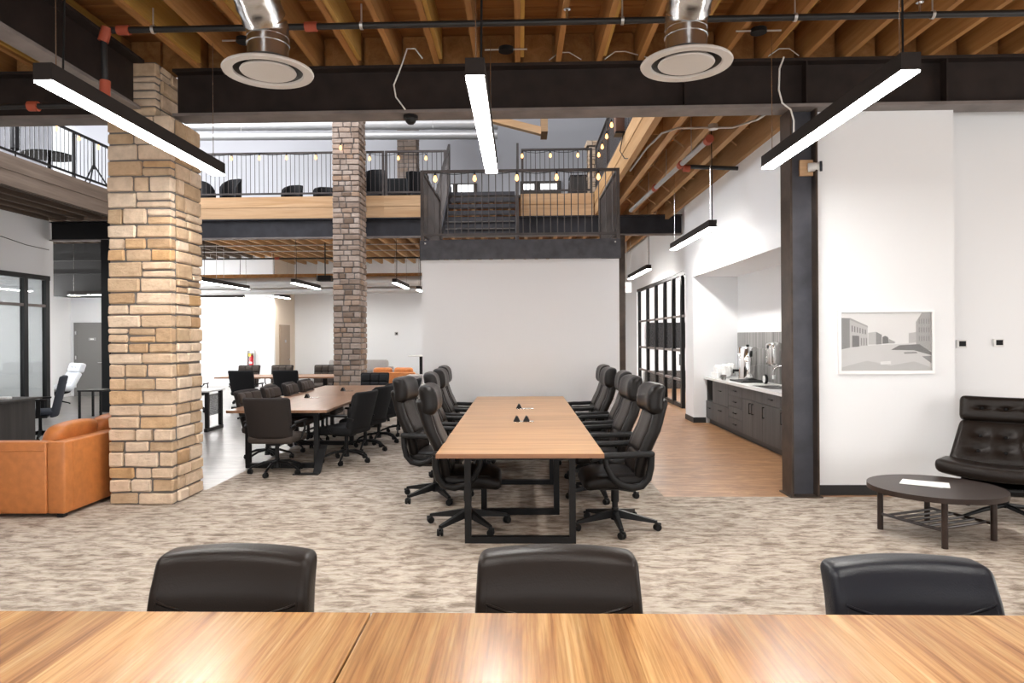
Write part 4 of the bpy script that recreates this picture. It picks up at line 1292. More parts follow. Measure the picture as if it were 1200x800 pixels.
GB = 'quilted chairs at the second meeting table'
q1 = quilt_chair('brown-black chair at the free end of the second meeting table, back turned', 'fabric_quilt', 'fabric_brown', GB)
q1.location = (-2.93, 8.12, 0)
q1.rotation_euler = (0, 0, PI / 2 - .06)
oB = ['nearest the free end', 'second from the free end', 'third from the free end', 'nearest the brown column']
for k, (x, y, a) in enumerate(((-3.37, 8.98, -.15), (-3.33, 9.75, .0), (-3.3, 10.5, .05), (-3.28, 11.2, 0))):
    copy_tree(q1, (x, y, 0), a, 'brown quilted chair, training table side of second meeting table, ' + oB[k])
q2 = quilt_chair('black quilted chair, central table side of second meeting table, ' + oB[0], 'fabric_black', 'fabric_black', GB)
q2.location = (-2.28, 8.85, 0)
q2.rotation_euler = (0, 0, PI - .28)
for k, (x, y, a) in enumerate(((-2.24, 9.75, -.25), (-2.2, 10.5, -.3), (-2.05, 11.35, -.15))):
    copy_tree(q2, (x, y, 0), PI + a, 'black quilted chair, central table side of second meeting table, ' + oB[k + 1])
copy_tree(q2, (-2.85, 13.0, 0), -PI / 2, 'black quilted chair at the brown column end of the second meeting table')
GC = 'chairs at the far meeting table'
for k, (x, lab) in enumerate(((-7.2, 'black chair with its back turned at the far table, behind the training table'), (-5.98, 'black chair with its back turned at the middle of the far table'), (-5.02, 'black chair with its back turned at the far table, nearest the brown column'))):
    copy_tree(q2, (x, 14.75, 0), PI / 2 + (.15 if k == 0 else -.05), lab, GC)
for k, (x, lab) in enumerate(((-6.9, 'brown quilted chair behind the far table, at its training table end'), (-6.05, 'brown quilted chair behind the middle of the far table'), (-4.95, 'brown quilted chair behind the far table, nearest the brown column'))):
    copy_tree(q1, (x, 16.9, 0), -PI / 2, lab, GC)

def low_chair(label, mat, group, z1=.862):
    t = thing('low_back_chair', label, 'chair', (0, 0, 0), 0, group)
    z0 = .44
    def bf(p):
        z = p.z + (z0 + z1) / 2
        q = (z - z0) / (z1 - z0)
        wdt = 1.06 - .07 * q
        zz = z - .012 * (p.y / .28) ** 2 * q
        return Vector((-.21 - .10 * q + p.x * (1 + .25 * q) + .035 * (p.y / .285) ** 2 - .02 * max(0, q - .7) / .3, p.y * wdt, zz))
    b = MB().rbox((0, 0, 0), (.105, .565, z1 - z0), .033, 4, (1, 8, 8), bf).build('backrest', mat, t, 85)
    def on(y, z, dx=.062):
        q = (z - z0) / (z1 - z0)
        v = bf(Vector((0, y, z - (z0 + z1) / 2)))
        return v + Vector((dx, 0, 0))
    for sg in (-1, 1):
        pts = [on(sg * .247, z, .059) for z in (.68, .73, .78, z1 - .05)] + [on(sg * .235, z1 - .022, .035)]
        MB().tube(pts, .005, 6).build('seam', mat, b, 60)
        pts = [on(sg * .25, .715, .058), on(sg * .22, .70, .06), on(sg * .17, .68, .06), on(sg * .1, .655, .06)]
        MB().tube(pts, .006, 6).build('seam', mat, b, 60)
    MB().rbox((.03, 0, .43), (.5, .54, .11), .05, 2, (4, 4, 1)).build('seat', mat, t, 80)
    for sg in (-1, 1):
        a = MB().rbox((-.02, sg * .30, .62), (.3, .05, .03), .014, 2, (2, 1, 1)).build('arm_pad', 'black_plastic', t, 60)
        MB().tube([(.08, sg * .30, .61), (.06, sg * .3, .5), (0, sg * .24, .385)], .014, 8).build('arm_post', 'black_metal', a, 60)
    MB().box(-.1, .1, -.08, .08, .34, .38).build('tilt_mechanism', 'black_metal', t)
    MB().cyl((0, 0, .13), (0, 0, .345), .025, n=12).build('gas_lift', 'black_metal', t, 40)
    star_base(t)
    return t
GL = 'low-back chairs at the front table'
a = low_chair('low-back dark leather chair at the front table, facing the sofa end', 'leather_brown', GL)
a.location = (-1.03, 2.14, 0); a.rotation_euler = (0, 0, -PI / 2 - .03)
a = low_chair('low-back brown-black leather chair at the middle of the front table', 'leather_brown', GL)
a.location = (.125, 2.14, 0); a.rotation_euler = (0, 0, -PI / 2)
a = low_chair('low-back blue-black leather chair at the coffee table end of the front table', 'leather_navy', GL, .83)
a.location = (1.345, 2.14, 0); a.rotation_euler = (0, 0, -PI / 2 + .02)

# ================================================================== TABLES
def uframe(w, h, b=.05, d=.06):
    m = MB()
    m.box(-w / 2, -w / 2 + b, -d / 2, d / 2, 0, h)
    m.box(w / 2 - b, w / 2, -d / 2, d / 2, 0, h)
    m.box(-w / 2 + b, w / 2 - b, -d / 2, d / 2, 0, b)
    m.box(-w / 2 + b, w / 2 - b, -d / 2, d / 2, h - b, h)
    return m
def power_module(label, x, y, z, n=1, rz=0):
    t = thing('power_module', label, 'power outlet', (x, y, z), rz)
    MB().rbox((.03, 0, .003), (.20, .10, .006), .003, 1, (1, 1, 1)).build('plate', 'steel_brushed', t)
    for k in range(n):
        o = -.045 + .1 * k
        MB().prism([(o - .035, .006), (o + .035, .006), (o + .012, .055), (o - .006, .062)], -.04, .04, 1).build('pop_up', 'black_plastic', t)
# central table
t = thing('conference_table', 'long warm wood conference table with black frame legs before the white wall', 'table', (-.012, 7.57, 0))
for y0, y1 in ((-2.45, .0), (.004, 2.45)):
    p = MB().rbox((0, (y0 + y1) / 2, .722), (1.265, y1 - y0 - .002, .034), .004, 1, (1, 1, 1)).build('tabletop_panel', 'table_wood_x', t)
MB().box(-.632, .632, -2.454, -2.451, .706, .738).build('edge_band', 'table_edge', t)
for y, wd in ((-2.2, .87), (-1.34, .71), (-.08, .74), (2.2, .87)):
    uframe(wd, .705).build('leg_frame', 'black_metal', t, 0, (0, y, 0))
MB().box(-.04, .04, -2.1, 2.1, .64, .70).build('cable_tray', 'black_metal', t)
power_module('double pop-up power outlet in the central table', -.0, 7.05, .74, 2)
power_module('single pop-up power outlet in the central table near the white wall', .02, 8.3, .74, 1)
# second meeting table
t = thing('conference_table', 'dull brown conference table with black frame legs beside the brown column', 'table', (-2.98, 10.35, 0))
for y0, y1 in ((-2.12, .0), (.004, 2.12)):
    MB().rbox((0, (y0 + y1) / 2, .722), (1.24, y1 - y0 - .002, .034), .004, 1, (1, 1, 1)).build('tabletop_panel', 'table_wood_dull', t)
for y, wd in ((-1.9, .92), (-.1, .9), (1.9, .92)):
    uframe(wd, .705, .06).build('leg_frame', 'black_metal', t, 0, (0, y, 0))
power_module('pop-up power outlet in the second meeting table, free end side', -3.08, 9.9, .74, 1)
power_module('pop-up power outlet in the second meeting table, brown column side', -2.88, 11.15, .74, 1)
t = thing('cable_cover', 'flat black cable cover on the carpet at the second table leg', 'cable cover', (-2.42, 8.1, 0))
MB().box(-.28, .02, -.12, -.02, 0, .012).build('floor_plate', 'black_plastic', t)
MB().add([(-.06, -.05, .012), (.03, -.05, .012), (.03, .24, .3), (-.06, .24, .3), (-.06, -.02, .012), (.03, -.02, .012), (.03, .27, .3), (-.06, .27, .3)],
         [(0, 3, 2, 1), (4, 5, 6, 7), (0, 1, 5, 4), (1, 2, 6, 5), (2, 3, 7, 6), (3, 0, 4, 7)]).build('sleeve', 'black_plastic', t)
# far table
t = thing('conference_table', 'far brown meeting table with black T legs under the mezzanine', 'table', (-5.55, 15.8, 0))
MB().rbox((0, 0, .722), (2.75, 1.15, .034), .004, 1, (1, 1, 1)).build('tabletop', 'table_edge', t)
for x in (-1.0, 1.0):
    l = MB().box(-.05, .05, -.05, .05, .06, .705).build('leg_post', 'black_metal', t, 0, (x, 0, 0))
    MB().box(-.05, .05, -.42, .42, 0, .06).build('foot', 'black_metal', l)
# training table
t = thing('training_table', 'white-topped training table with black mesh panel behind the tan column', 'table', (-6.0, 11.95, 0))
MB().rbox((0, 0, .70), (1.25, .65, .03), .006, 1, (1, 1, 1)).build('tabletop', 'laminate_white', t)
for x in (-.56, .56):
    for y in (-.26, .27):
        MB().box(-.03, .03, -.03, .03, .06, .685).build('leg', 'black_metal', t, 0, (x, y, 0))
    MB().box(x - .03, x + .03, -.32, .32, 0, .06).build('foot', 'black_metal', t)
ms = MB()
for k in range(14):
    z = .28 + .36 * k / 13
    ms.box(.575, .581, -.22, .22, z - .004, z + .004)
for k in range(16):
    y = -.22 + .44 * k / 15
    ms.box(.575, .581, y - .004, y + .004, .28, .64)
ms.build('mesh_panel', 'black_metal', t)
# front table across the bottom of the view
t = thing('conference_table', 'glossy warm wood table top across the front of the room', 'table', (0, 1.55, 0))
for x0, x1 in ((-2.9, -.486), (-.48, 2.4)):
    MB().rbox(((x0 + x1) / 2, 0, .722), (x1 - x0, 1.25, .036), .004, 1, (1, 1, 1)).build('tabletop_panel', 'table_veneer', t)
for x in (-2.6, -.48, 2.1):
    u = uframe(.95, .704).build('leg_frame', 'black_metal', t, 0, (x, 0, 0), PI / 2)

# oval coffee table
t = thing('coffee_table', 'dark brown wood coffee table with slatted shelf', 'table', (3.335, 5.6, 0), math.radians(22))
N = 48
ta = math.radians(-44)
ov = []
for k in range(N):
    a, b2 = .49 * math.cos(2 * PI * k / N), .465 * math.sin(2 * PI * k / N)
    ov.append((a * math.cos(ta) - b2 * math.sin(ta), a * math.sin(ta) + b2 * math.cos(ta)))
MB().prism(ov, .352, .392).build('tabletop', 'dark_wood', t, 40)
for sx in (-1, 1):
    for sy in (-1, 1):
        MB().cyl((sx * .27, sy * .28, 0), (sx * .27, sy * .28, .352), .023, .023, 12).build('leg', 'dark_wood', t, 40)
for sx in (-1, 1):
    MB().cyl((sx * .27, -.285, .13), (sx * .27, .285, .13), .012, n=8).build('rail', 'dark_wood', t, 40)
for k in range(6):
    y = -.22 + .088 * k
    MB().cyl((-.27, y, .13), (.27, y, .13), .011, n=8).build('slat', 'dark_wood', t, 40)
t = thing('paper_sheets', 'white paper sheets lying on the dark coffee table', 'paper', (3.30, 5.68, .392), math.radians(-35))
MB().box(-.17, .13, -.1, .11, 0, .003).build('sheet', 'paper', t)
MB().box(-.12, .17, -.11, .1, .003, .006).build('sheet', 'paper', t, 0, None, .1)

# tufted lounge chairs
def lounge(label, mat, loc, rz, button='black_plastic'):
    """faces +X"""
    t = thing('lounge_chair', label, 'lounge chair', loc, rz)
    w_ = .92
    def puff(u, v, nu, nv):
        return 1 - .8 * sum(math.exp(-(((u - (i + 1) / (nu + 1)) * 1.0 / .055) ** 2 + ((v - (j + 1) / (nv + 1)) / .06) ** 2)) for i in range(nu) for j in range(nv))
    def pad(name, x0, z0, x1, z1, width, th, nu, nv, curve, flare=0.0):
        d = Vector((x1 - x0, 0, z1 - z0))
        n = Vector((-d.z, 0, d.x)).normalized()
        if n.x < 0 and abs(d.z) > abs(d.x): n = -n
        if n.z < 0 and abs(d.x) >= abs(d.z): n = -n
        Ln = d.length
        dn = d.normalized()
        def fn(p):
            u = p.y / width + .5
            v = p.x / Ln + .5
            k = 1 + flare * (v - .5)
            q = p.z
            if q > 0: q = q * puff(u, v, nu, nv)
            return Vector((x0, 0, z0)) + dn * (v * Ln) + n * (q + curve * (2 * u - 1) ** 2) + Vector((0, p.y * k, 0))
        o = MB().rbox((0, 0, 0), (Ln, width, th), .05, 3, (14, 20, 1), fn).build(name, mat, t, 85)
        for i in range(nu):
            for j in range(nv):
                u, v = (i + 1) / (nu + 1), (j + 1) / (nv + 1)
                q = Vector((x0, (u - .5) * width * (1 + flare * (v - .5)), z0)) + dn * (v * Ln) + n * (th * .25 + curve * (2 * u - 1) ** 2)
                MB().rbox(q, (.03, .03, .03), .014, 2, (1, 1, 1)).build('button', button, o, 60)
        return o
    pad('seat', -.30, .35, .46, .43, w_ * 1.06, .12, 2, 1, .05)
    pad('backrest', -.30, .36, -.55, .76, w_ * .88, .12, 3, 2, .03, -.22)
    pad('headrest', -.545, .77, -.625, 1.0, w_ * .80, .14, 3, 1, .02)
    MB().rbox((.02, 0, .27), (.66, .66, .07), .035, 2, (6, 6, 1), lambda p: Vector((p.x, p.y, p.z + .09 * ((p.x / .33) ** 2 + (p.y / .33) ** 2) * .5 - .03))).build('seat_shell', 'black_plastic', t, 80)
    MB().cyl((0, 0, .08), (0, 0, .25), .03, n=12).build('pedestal', 'black_metal', t, 40)
    for k in range(4):
        a = PI / 4 + k * PI / 2
        MB().tube([(.02 * math.cos(a), .02 * math.sin(a), .10), (.2 * math.cos(a), .2 * math.sin(a), .075), (.42 * math.cos(a), .42 * math.sin(a), .02)], [.022, .02, .014], 8).cyl((.41 * math.cos(a), .41 * math.sin(a), 0), (.41 * math.cos(a), .41 * math.sin(a), .02), .018, n=8).build('base_leg', 'black_metal', t, 50)
    return t
lounge('black tufted leather lounge chair beside the dark coffee table', 'leather_brown', (4.27, 6.15, 0), math.radians(-126))
lounge('tufted lounge chair painted pale with window glare in the bright lobby by the grey door', 'leather_glare', (-11.72, 16.75, 0), math.radians(-125))

# ================================================================== SOFAS
def sofa_big():
    t = thing('leather_sofa', 'orange leather sofa beside the tan stone column', 'sofa', (-4.66, 6.85, 0))
    m = 'leather_orange'
    # faces -X; back along +X side; near arm at -Y
    MB().rbox((0.0, 0, .26), (.92, 1.3, .36), .03, 2, (2, 2, 1)).build('seat_base', m, t, 60)
    b = MB().rbox((.44, 0, .3625), (.17, 1.55, .655), .022, 2, (1, 2, 2)).build('backrest', m, t, 60)
    MB().tube([(.528, -.66, .085), (.528, -.66, .67)], .004, 6).build('seam', m, b)
    for s in (-1, 1):
        a = MB().rbox((-.05, s * .71, .3625), (.81, .135, .655), .022, 2, (2, 1, 2)).build('armrest', m, t, 60)
        MB().tube([(-.44, s * .7785, .61), (.34, s * .7785, .61)], .004, 6).build('seam', m, a)
    for k in (-1, 1):
        MB().rbox((.0, k * .32, .49), (.7, .62, .16), .06, 3, (3, 3, 1)).build('seat_cushion', m, t, 70)
        def cf(p):
            return Vector((p.x + .1 * (p.z / .25) * .9, p.y, p.z - .03 * (p.y / .31) ** 2))
        MB().rbox((.24, k * .325, .62), (.2, .62, .44), .085, 3, (2, 4, 4), cf).build('back_cushion', m, t, 80)
    for x in (-.42, .46):
        for y in (-.72, .72):
            MB().box(x - .03, x + .03, y - .03, y + .03, 0, .06).build('foot', 'black_metal', t)
    return t
sofa_big()
def sofa(label, mat, loc, rz, w_=1.1, back=.78):
    t = thing('sofa', label, 'sofa', loc, rz)
    MB().rbox((0, 0, .24), (.8, w_ - .2, .34), .04).build('seat_base', mat, t, 60)
    MB().rbox((-.36, 0, .38), (.16, w_, .6), .04).build('backrest', mat, t, 60)
    for s in (-1, 1):
        MB().rbox((.03, s * (w_ / 2 - .07), .34), (.72, .14, .52), .04).build('armrest', mat, t, 60)
        MB().rbox((-.2, s * w_ / 4.4, back - .2), (.18, w_ * .42, .4), .08, 2).build('back_cushion', mat, t, 70)
        MB().rbox((.06, s * w_ / 4.4, .44), (.6, w_ * .42, .14), .05, 2).build('seat_cushion', mat, t, 70)
    for x in (-.35, .35):
        for y in (-w_ / 2 + .1, w_ / 2 - .1):
            MB().box(x - .025, x + .025, y - .025, y + .025, 0, .09).build('foot', 'black_metal', t)
    return t
sofa('orange leather sofa with its back turned behind the brown stone column', 'leather_orange', (-3.45, 18.6, 0), PI / 2, 1.25, .8)
sofa('orange leather armchair at the end of the far meeting table', 'leather_orange', (-4.95, 18.3, 0), PI, .95, .70)
sofa('pale grey sofa against the white wall behind the far table', 'fabric_grey', (-5.2, 21.6, 0), -PI / 2, 2.2, .9)
t = thing('ottoman', 'grey fabric cube seat beside the orange sofa at the white stair wall', 'ottoman', (-2.55, 16.6, 0))
MB().rbox((0, 0, .37), (.45, .5, .66), .03).build('body', 'fabric_grey', t, 60)
MB().box(-.2, .2, -.22, .22, 0, .05).build('plinth', 'black_plastic', t)
t = thing('standing_table', 'tall black standing table behind the white stair wall edge', 'table', (-2.95, 20.2, 0))
MB().rbox((.1, 0, 1.06), (.9, .6, .03), .006, 1, (1, 1, 1)).build('tabletop', 'laminate_white', t)
MB().box(-.05, .05, -.04, .04, .04, 1.045).build('post', 'black_metal', t)
MB().box(-.1, .3, -.3, .3, 0, .04).build('foot', 'black_metal', t)

# reception desk, blue chair, side table on the left
t = thing('reception_desk', 'dark wood desk behind the orange sofa', 'desk', (-8.2, 9.9, 0))
MB().box(.72, .76, -.36, .36, 0, .71).build('side_panel', 'desk_wood', t)
MB().box(-1.2, .72, -.36, -.33, .08, .71).build('front_panel', 'desk_wood', t)
MB().box(-1.2, -1.16, -.33, .36, 0, .71).build('side_panel', 'desk_wood', t)
MB().rbox((-.2, .02, .725), (2.06, .8, .03), .004, 1, (1, 1, 1)).build('desktop', 'desk_wood', t)
t = thing('desk_items', 'small white telephone handset and cable on the dark desk', 'phone', (-7.6, 9.85, .74))
MB().rbox((0, 0, .02), (.16, .1, .04), .012, 1, (1, 1, 1)).build('body', 'laminate_white', t)
MB().tube([(-.1, 0, .01), (-.25, .05, .05), (-.4, .1, .2), (-.5, .15, .35)], .005, 5).build('cord', 'black_plastic', t)
def task_chair(label, mat, loc, rz):
    t = thing('office_chair', label, 'chair', loc, rz)
    def bf(p):
        q = (p.z + .33) / .66
        return Vector((p.x - .22 - .14 * q + .06 * (p.y / .23) ** 2, p.y * (1.02 - .1 * q), p.z + .70))
    MB().rbox((0, 0, 0), (.06, .46, .66), .03, 2, (1, 5, 6), bf).build('backrest', mat, t, 80)
    MB().rbox((.03, 0, .45), (.48, .48, .09), .04, 2, (3, 3, 1)).build('seat', mat, t, 80)
    for s in (-1, 1):
        a = MB().rbox((.0, s * .28, .66), (.26, .06, .03), .012, 2, (1, 1, 1)).build('arm_pad', 'black_plastic', t, 60)
        MB().box(-.03, .03, s * .28 - .012, s * .28 + .012, .4, .645).build('arm_post', 'black_metal', a)
    MB().box(-.12, .12, -.29, .29, .375, .40).build('tilt_mechanism', 'black_metal', t)
    MB().cyl((0, 0, .13), (0, 0, .38), .026, n=12).build('gas_lift', 'black_metal', t, 40)
    star_base(t)
    return t
task_chair('blue-black office chair behind the dark reception desk', 'fabric_blue', (-7.75, 10.8, 0), math.radians(-150))
task_chair('black mesh chair inside the glazed meeting room near the door', 'fabric_black', (5.0, 17.6, 0), math.radians(160))
task_chair('black chair inside the glazed meeting room beyond the glass panes', 'fabric_black', (4.9, 19.2, 0), math.radians(200))
t = thing('side_table', 'small black side table beside the black steel post', 'table', (-8.78, 13.9, 0))
MB().rbox((0, 0, .565), (.5, .5, .03), .006, 1, (1, 1, 1)).build('tabletop', 'black_plastic', t)
for sx in (-1, 1):
    for sy in (-1, 1):
        MB().box(sx * .22 - .018, sx * .22 + .018, sy * .22 - .018, sy * .22 + .018, 0, .55).build('leg', 'black_metal', t)

# ================================================================== UPPER FLOOR FURNITURE
def tub_chair(label, loc, rz, w_=.62, h=.82):
    t = thing('tub_chair', label, 'chair', loc, rz, 'dark tub chairs on the mezzanine')
    pts = []
    m = MB()
    n = 18
    vs, fs = [], []
    for k in range(n + 1):
        a = math.radians(70 + 220 * k / n)
        for (r, z) in ((w_ / 2 - .05, .4), (w_ / 2 - .02, .18), (w_ / 2, .4), (w_ / 2 + .02, h - .3 * (abs(k - n / 2) / (n / 2)) ** 3), (w_ / 2 - .06, h - .3 * (abs(k - n / 2) / (n / 2)) ** 3)):
            vs.append((r * math.cos(a), r * math.sin(a), z))
    for k in range(n):
        for i in range(5):
            i2 = (i + 1) % 5
            fs.append((k * 5 + i, k * 5 + i2, k * 5 + 5 + i2, k * 5 + 5 + i))
    fs.append((0, 1, 2, 3, 4)); fs.append(tuple(n * 5 + i for i in (4, 3, 2, 1, 0)))
    m.add(vs, fs).build('back_shell', 'fabric_black', t, 50)
    MB().rbox((.03, 0, .38), (w_ - .1, w_ - .12, .14), .06, 2).build('seat', 'fabric_black', t, 80)
    for a in range(4):
        b2 = PI / 4 + a * PI / 2
        MB().cyl((.17 * math.cos(b2), .17 * math.sin(b2), .31), (.24 * math.cos(b2), .24 * math.sin(b2), 0), .015, .011, 8).build('leg', 'black_metal', t, 40)
    return t
for x, y, a, h, lab in ((-8.2, 17.6, 1.2, .92, 'dark tub chair on the mezzanine close behind the tan column'), (-7.5, 17.5, -1.9, 1.04, 'tall dark tub chair beside the tan column on the mezzanine'),
                        (-6.12, 18.2, -1.7, 1.02, 'dark tub chair at the middle of the mezzanine railing'), (-5.25, 18.2, -1.4, .96, 'dark tub chair left of the brown column on the mezzanine'),
                        (-3.62, 17.0, -1.6, 1.12, 'tall dark tub chair right of the brown column on the mezzanine'), (-2.55, 17.0, -1.2, 1.06, 'dark tub chair between the black sofa and the stair')):
    tub_chair(lab, (x, y, F2), a, .54, h)
t = thing('lounge_sofa', 'black sofa on the mezzanine beside the stair', 'sofa', (-3.1, 18.0, F2), PI / 2)
MB().rbox((0, 0, .25), (.8, .95, .3), .05).build('seat', 'fabric_black', t, 60)
MB().rbox((-.34, 0, .57), (.16, .95, .84), .06).build('backrest', 'fabric_black', t, 60)
for s in (-1, 1):
    MB().rbox((0, s * .42, .45), (.75, .13, .4 + (.35 if s < 0 else 0)), .05).build('armrest', 'fabric_black', t, 60)
for x in (-.3, .3):
    for y in (-.38, .38):
        MB().box(x - .02, x + .02, y - .02, y + .02, 0, .11).build('foot', 'black_metal', t)
t = thing('upper_cabinet', 'dark slanted cabinet behind the mezzanine railing by the stone pier', 'cabinet', (1.5, 17.6, F2))
MB().prism([(-.35, 0), (.3, 0), (.3, .92), (-.2, .92)], -.25, .25, 1).build('body', 'desk_wood', t)
MB().box(-.22, .32, -.27, .27, .92, .95).build('top', 'black_plastic', t)
# left balcony: round bar table and stools
t = thing('bar_table', 'black round table on the left balcony', 'table', (-9.55, 13.6, F2))
MB().lathe([(.002, .58), (.46, .58), (.47, .595), (.46, .61), (.002, .61)], 32).build('tabletop', 'black_metal', t, 40)
MB().cyl((0, 0, .02), (0, 0, .58), .04, n=12).build('pole', 'black_metal', t, 40)
MB().lathe([(.002, 0), (.28, 0), (.27, .025), (.002, .03)], 24).build('base', 'black_metal', t, 40)
t = thing('umbrella_stand', 'closed black umbrella standing on the left balcony', 'umbrella', (-9.72, 12.9, F2))
MB().lathe([(.002, 0), (.2, 0), (.18, .06), (.002, .06)], 20).build('base', 'black_metal', t, 40)
MB().cyl((0, 0, .06), (0, 0, 1.9), .02, n=8).build('pole', 'black_metal', t, 40)
MB().lathe([(.02, .5), (.09, .55), (.07, 1.0), (.05, 1.4), (.02, 1.8)], 12).build('folded_canopy', 'fabric_black', t, 40)
t = thing('camera_tripod', 'thin black tripod on the left balcony beside the stone column', 'tripod', (-9.1, 14.35, F2))
MB().cyl((0, 0, .5), (0, 0, 1.1), .03, n=8).build('pole', 'black_metal', t, 40)
for k in range(3):
    a = .4 + k * 2 * PI / 3
    MB().cyl((0, 0, .6), (.35 * math.cos(a), .35 * math.sin(a), 0), .018, .014, 8).build('leg', 'black_metal', t, 40)

# ================================================================== KITCHENETTE
XF = 3.42
edges = [12.72, 12.28, 11.36, 10.65, 9.78, 9.1, 8.3, 7.52]
def handle(y, z, parent, vertical=False):
    m = MB()
    if vertical:
        m.box(-.03, -.022, -.006, .006, -.08, .08).box(-.025, 0, -.006, .006, -.08, -.068).box(-.025, 0, -.006, .006, .068, .08)
    else:
        m.box(-.03, -.022, -.07, .07, -.006, .006).box(-.025, 0, -.07, -.058, -.006, .006).box(-.025, 0, .058, .07, -.006, .006)
    return m.build('handle', 'black_metal', parent, 0, (-.02, y, z))
labs = ['dark base cabinet with an open niche at the pier end of the kitchenette', 'dark base cabinet with two deep drawers beside the open niche', 'dark base cabinet with a stack of four drawers',
        'dark base cabinet with double doors under the sink', 'dark base cabinet with drawer over door next to the sink', 'dark base cabinet nearest the steel column', 'dark base cabinet hidden behind the steel column']
for i in range(7):
    y1, y0 = edges[i], edges[i + 1]
    t = thing('base_cabinet', labs[i], 'cabinet', (XF, (y0 + y1) / 2, 0))
    h = (y1 - y0) / 2
    D = .56
    body = MB()
    if i == 0:
        body.box(.02, D, -h, h, .1, .42).box(.02, D, -h, -h + .02, .42, .815).box(.02, D, h - .02, h, .42, .815).box(.02, D, -h, h, .8, .815).box(D - .02, D, -h, h, .42, .8)
    else:
        body.box(.02, D, -h, h, .1, .815)
    body.build('body', 'cabinet_wood', t)
    MB().box(.07, D, -h, h, 0, .1).build('toe_kick', 'baseboard', t)
    def front(a0, a1, z0, z1, nm, hy=None, hz=None, vert=False):
        f = MB().box(0, .02, a0 + .003, a1 - .003, z0 + .003, z1 - .003).build(nm, 'cabinet_wood', t)
        if hz is not None: handle(hy if hy is not None else (a0 + a1) / 2, hz, f, vert).location.x = 0
    if i == 0: front(-h, h, .1, .42, 'drawer', None, .3)
    elif i == 1:
        front(-h, h, .1, .42, 'drawer', None, .32); front(-h, h, .42, .815, 'drawer', None, .66)
    elif i == 2:
        for a_, b_ in ((.1, .28), (.28, .46), (.46, .64), (.64, .815)): front(-h, h, a_, b_, 'drawer', None, (a_ + b_) / 2)
    elif i == 3:
        front(-h, h, .64, .815, 'panel')
        front(-h, 0, .1, .64, 'door', -.06, .52, True); front(0, h, .1, .64, 'door', .06, .52, True)
    else:
        front(-h, h, .64, .815, 'drawer', None, .73)
        front(-h, h, .1, .64, 'door', h - .07, .52, True)
t = thing('countertop', 'white kitchenette countertop with inset sink', 'countertop', (3.71, 10.12, .815))
MB().box(-.325, .308, .35, 2.605, 0, .04).box(-.325, .308, -2.6, -.45, 0, .04).box(-.325, -.22, -.45, .35, 0, .04).box(.2, .308, -.45, .35, 0, .04).build('slab', 'counter_white', t)
MB().box(-.22, -.21, -.45, .35, -.14, .036).box(.19, .2, -.45, .35, -.14, .036).box(-.21, .19, -.45, -.44, -.14, .036).box(-.21, .19, .34, .35, -.14, .036).box(-.21, .19, -.44, .34, -.14, -.13).build('sink', 'steel_brushed', t)
# splash tiles
ts = thing('tile_backsplash', 'grey vertically ribbed tile backsplash of the kitchenette', 'backsplash', (4.015, 10.12, .856))
tm = MB().rbox((0, 0, 0), (.014, .594, .264), .003, 1, (1, 1, 1)).mesh('tile', 'splash_tile')
for r_ in range(3):
    for k in range(8):
        piece('tile', tm, ts, (-.007, 2.3 - k * .6, .135 + r_ * .27))
MB().box(-.003, .004, -2.2, 2.6, 0, .81).build('grout', 'fabric_grey', ts)
# coffee urn
t = thing('coffee_urn', 'tall stainless coffee urn on a black tray on the counter', 'coffee urn', (3.72, 11.3, .855))
MB().rbox((0, -.02, .012), (.42, .62, .024), .01, 1, (1, 1, 1)).build('tray', 'black_plastic', t)
MB().lathe([(.002, .03), (.145, .03), (.15, .05), (.15, .54), (.135, .565), (.05, .58), (.002, .582)], 28).build('body', 'chrome', t, 40)
MB().cyl((0, 0, .58), (0, 0, .605), .025, n=10).build('lid_knob', 'black_plastic', t, 40)
for s in (-1, 1):
    MB().tube([(0, s * .15, .50), (0, s * .19, .5), (0, s * .19, .42), (0, s * .15, .42)], .014, 8).build('handle', 'black_plastic', t, 50)
MB().cyl((-.13, .07, .18), (-.21, .1, .18), .022, n=10).cyl((-.2, .1, .2), (-.2, .1, .13), .014, n=8).build('tap', 'black_plastic', t, 40)
def cup(label, loc, r=.04, h=.09, mat='plastic_film', group=None):
    return tag(MB().lathe([(r * .8, 0), (r, h), (r * .93, h), (r * .73, .006), (.002, .006)], 14).build('glass_cup', mat, None, 50, loc), label, 'cup', group)
cup('short clear glass on the counter before the urn, pier side', (3.44, 11.66, .855))
cup('short clear glass on the counter nearest the wrapped cups', (3.45, 11.76, .855))
t = thing('wrapped_cups', 'white foam cups wrapped in clear plastic at the counter end', 'cups', (3.68, 12.3, .855))
fb = MB()
for k in range(7):
    a, b2 = random.uniform(-.13, .13), random.uniform(-.2, .2)
    fb.rbox((a, b2, .14 + random.uniform(-.02, .03)), (.16, .2, .2), .06, 3, (2, 2, 2), lambda p: p + Vector((random.uniform(-.012, .012), random.uniform(-.012, .012), random.uniform(-.012, .012))))
fb.build('plastic_bag', 'paper', t, 30)
for k in range(3):
    MB().lathe([(.03, 0), (.042, .1), (.002, .1)], 14).build('cup', 'paper', t, 40, (-.2, -.12 + k * .12, 0))
t = thing('counter_gauge', 'small round white timer on the counter beside the urn', 'timer', (3.80, 10.72, .855))
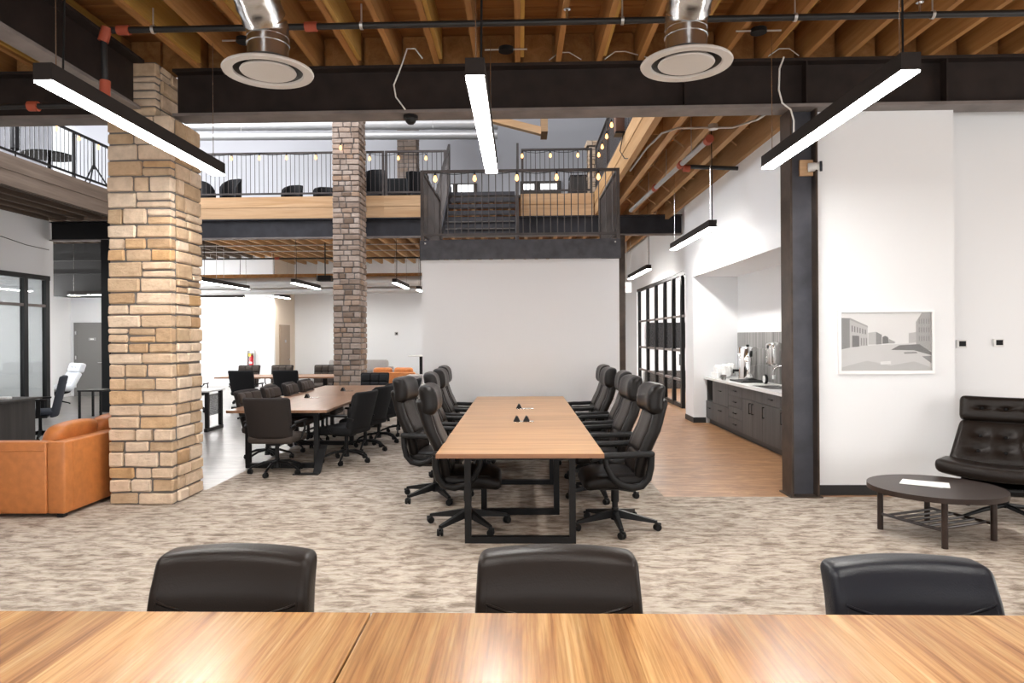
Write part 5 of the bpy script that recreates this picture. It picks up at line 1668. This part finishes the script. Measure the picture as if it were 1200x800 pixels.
MB().lathe([(.002, -.02), (.07, -.02), (.075, -.01), (.075, .01), (.07, .02), (.002, .02)], 20, Matrix.Translation((0, 0, .076)) @ Matrix.Rotation(PI / 2, 4, 'Y')).build('case', 'black_plastic', t, 40)
MB().lathe([(.002, -.003), (.058, -.003), (.058, .003), (.002, .003)], 20, Matrix.Translation((-.022, 0, .076)) @ Matrix.Rotation(PI / 2, 4, 'Y')).build('face', 'laminate_white', t, 40)
t = thing('towel_dispenser', 'rounded silver paper towel dispenser above the sink', 'dispenser', (3.9, 10.62, 1.13))
MB().rbox((0, 0, .19), (.2, .30, .38), .07, 3, (1, 2, 2)).build('case', 'steel_brushed', t, 60)
MB().box(-.106, -.1, -.04, .02, .28, .33).build('window', 'black_plastic', t)
t = thing('faucet', 'chrome gooseneck faucet at the kitchenette sink', 'faucet', (3.95, 10.1, .855))
pts = [(0, 0, 0), (0, 0, .2)] + [(-.1 + .1 * math.cos(PI * k / 10), .0, .2 + .1 * math.sin(PI * k / 10)) for k in range(11)] + [(-.2, 0, .15)]
pts = [(p[0] * .8, p[0] * -1.2, p[2]) for p in pts]
MB().tube(pts, .014, 10).build('neck', 'chrome', t, 60)
MB().cyl((-.16, .24, .16), (-.16, .24, .1), .022, n=12).build('spray_head', 'paper', t, 40)
MB().lathe([(.03, 0), (.028, .03), (.002, .03)], 14).build('base', 'chrome', t, 40)
MB().cyl((0, -.1, 0), (0, -.1, .05), .014, n=10).cyl((0, -.1, .05), (-.05, -.1, .06), .008, n=8).build('lever', 'chrome', t, 40)

# rear ceiling box
t = thing('projector', 'small black box hung below the rear ceiling', 'projector', (-5.55, 19.3, 3.22))
MB().rbox((0, 0, 0.08), (.42, .35, .16), .01, 1, (1, 1, 1)).build('case', 'black_plastic', t)
MB().cyl((0, 0, .16), (0, 0, 1.1), .018, n=8).build('drop_pole', 'black_metal', t)
tag(MB().tube([(-10.54, 9.5, 3.95), (-10.54, 11, 3.7), (-10.54, 12.5, 3.66), (-10.54, 13.6, 3.72), (-10.54, 14.3, 3.64), (-10.54, 15.0, 3.62)], .008, 5).build('cable', 'black_plastic', None, 60), 'thin black cable drooping across the white wall above the office glazing', 'cable')
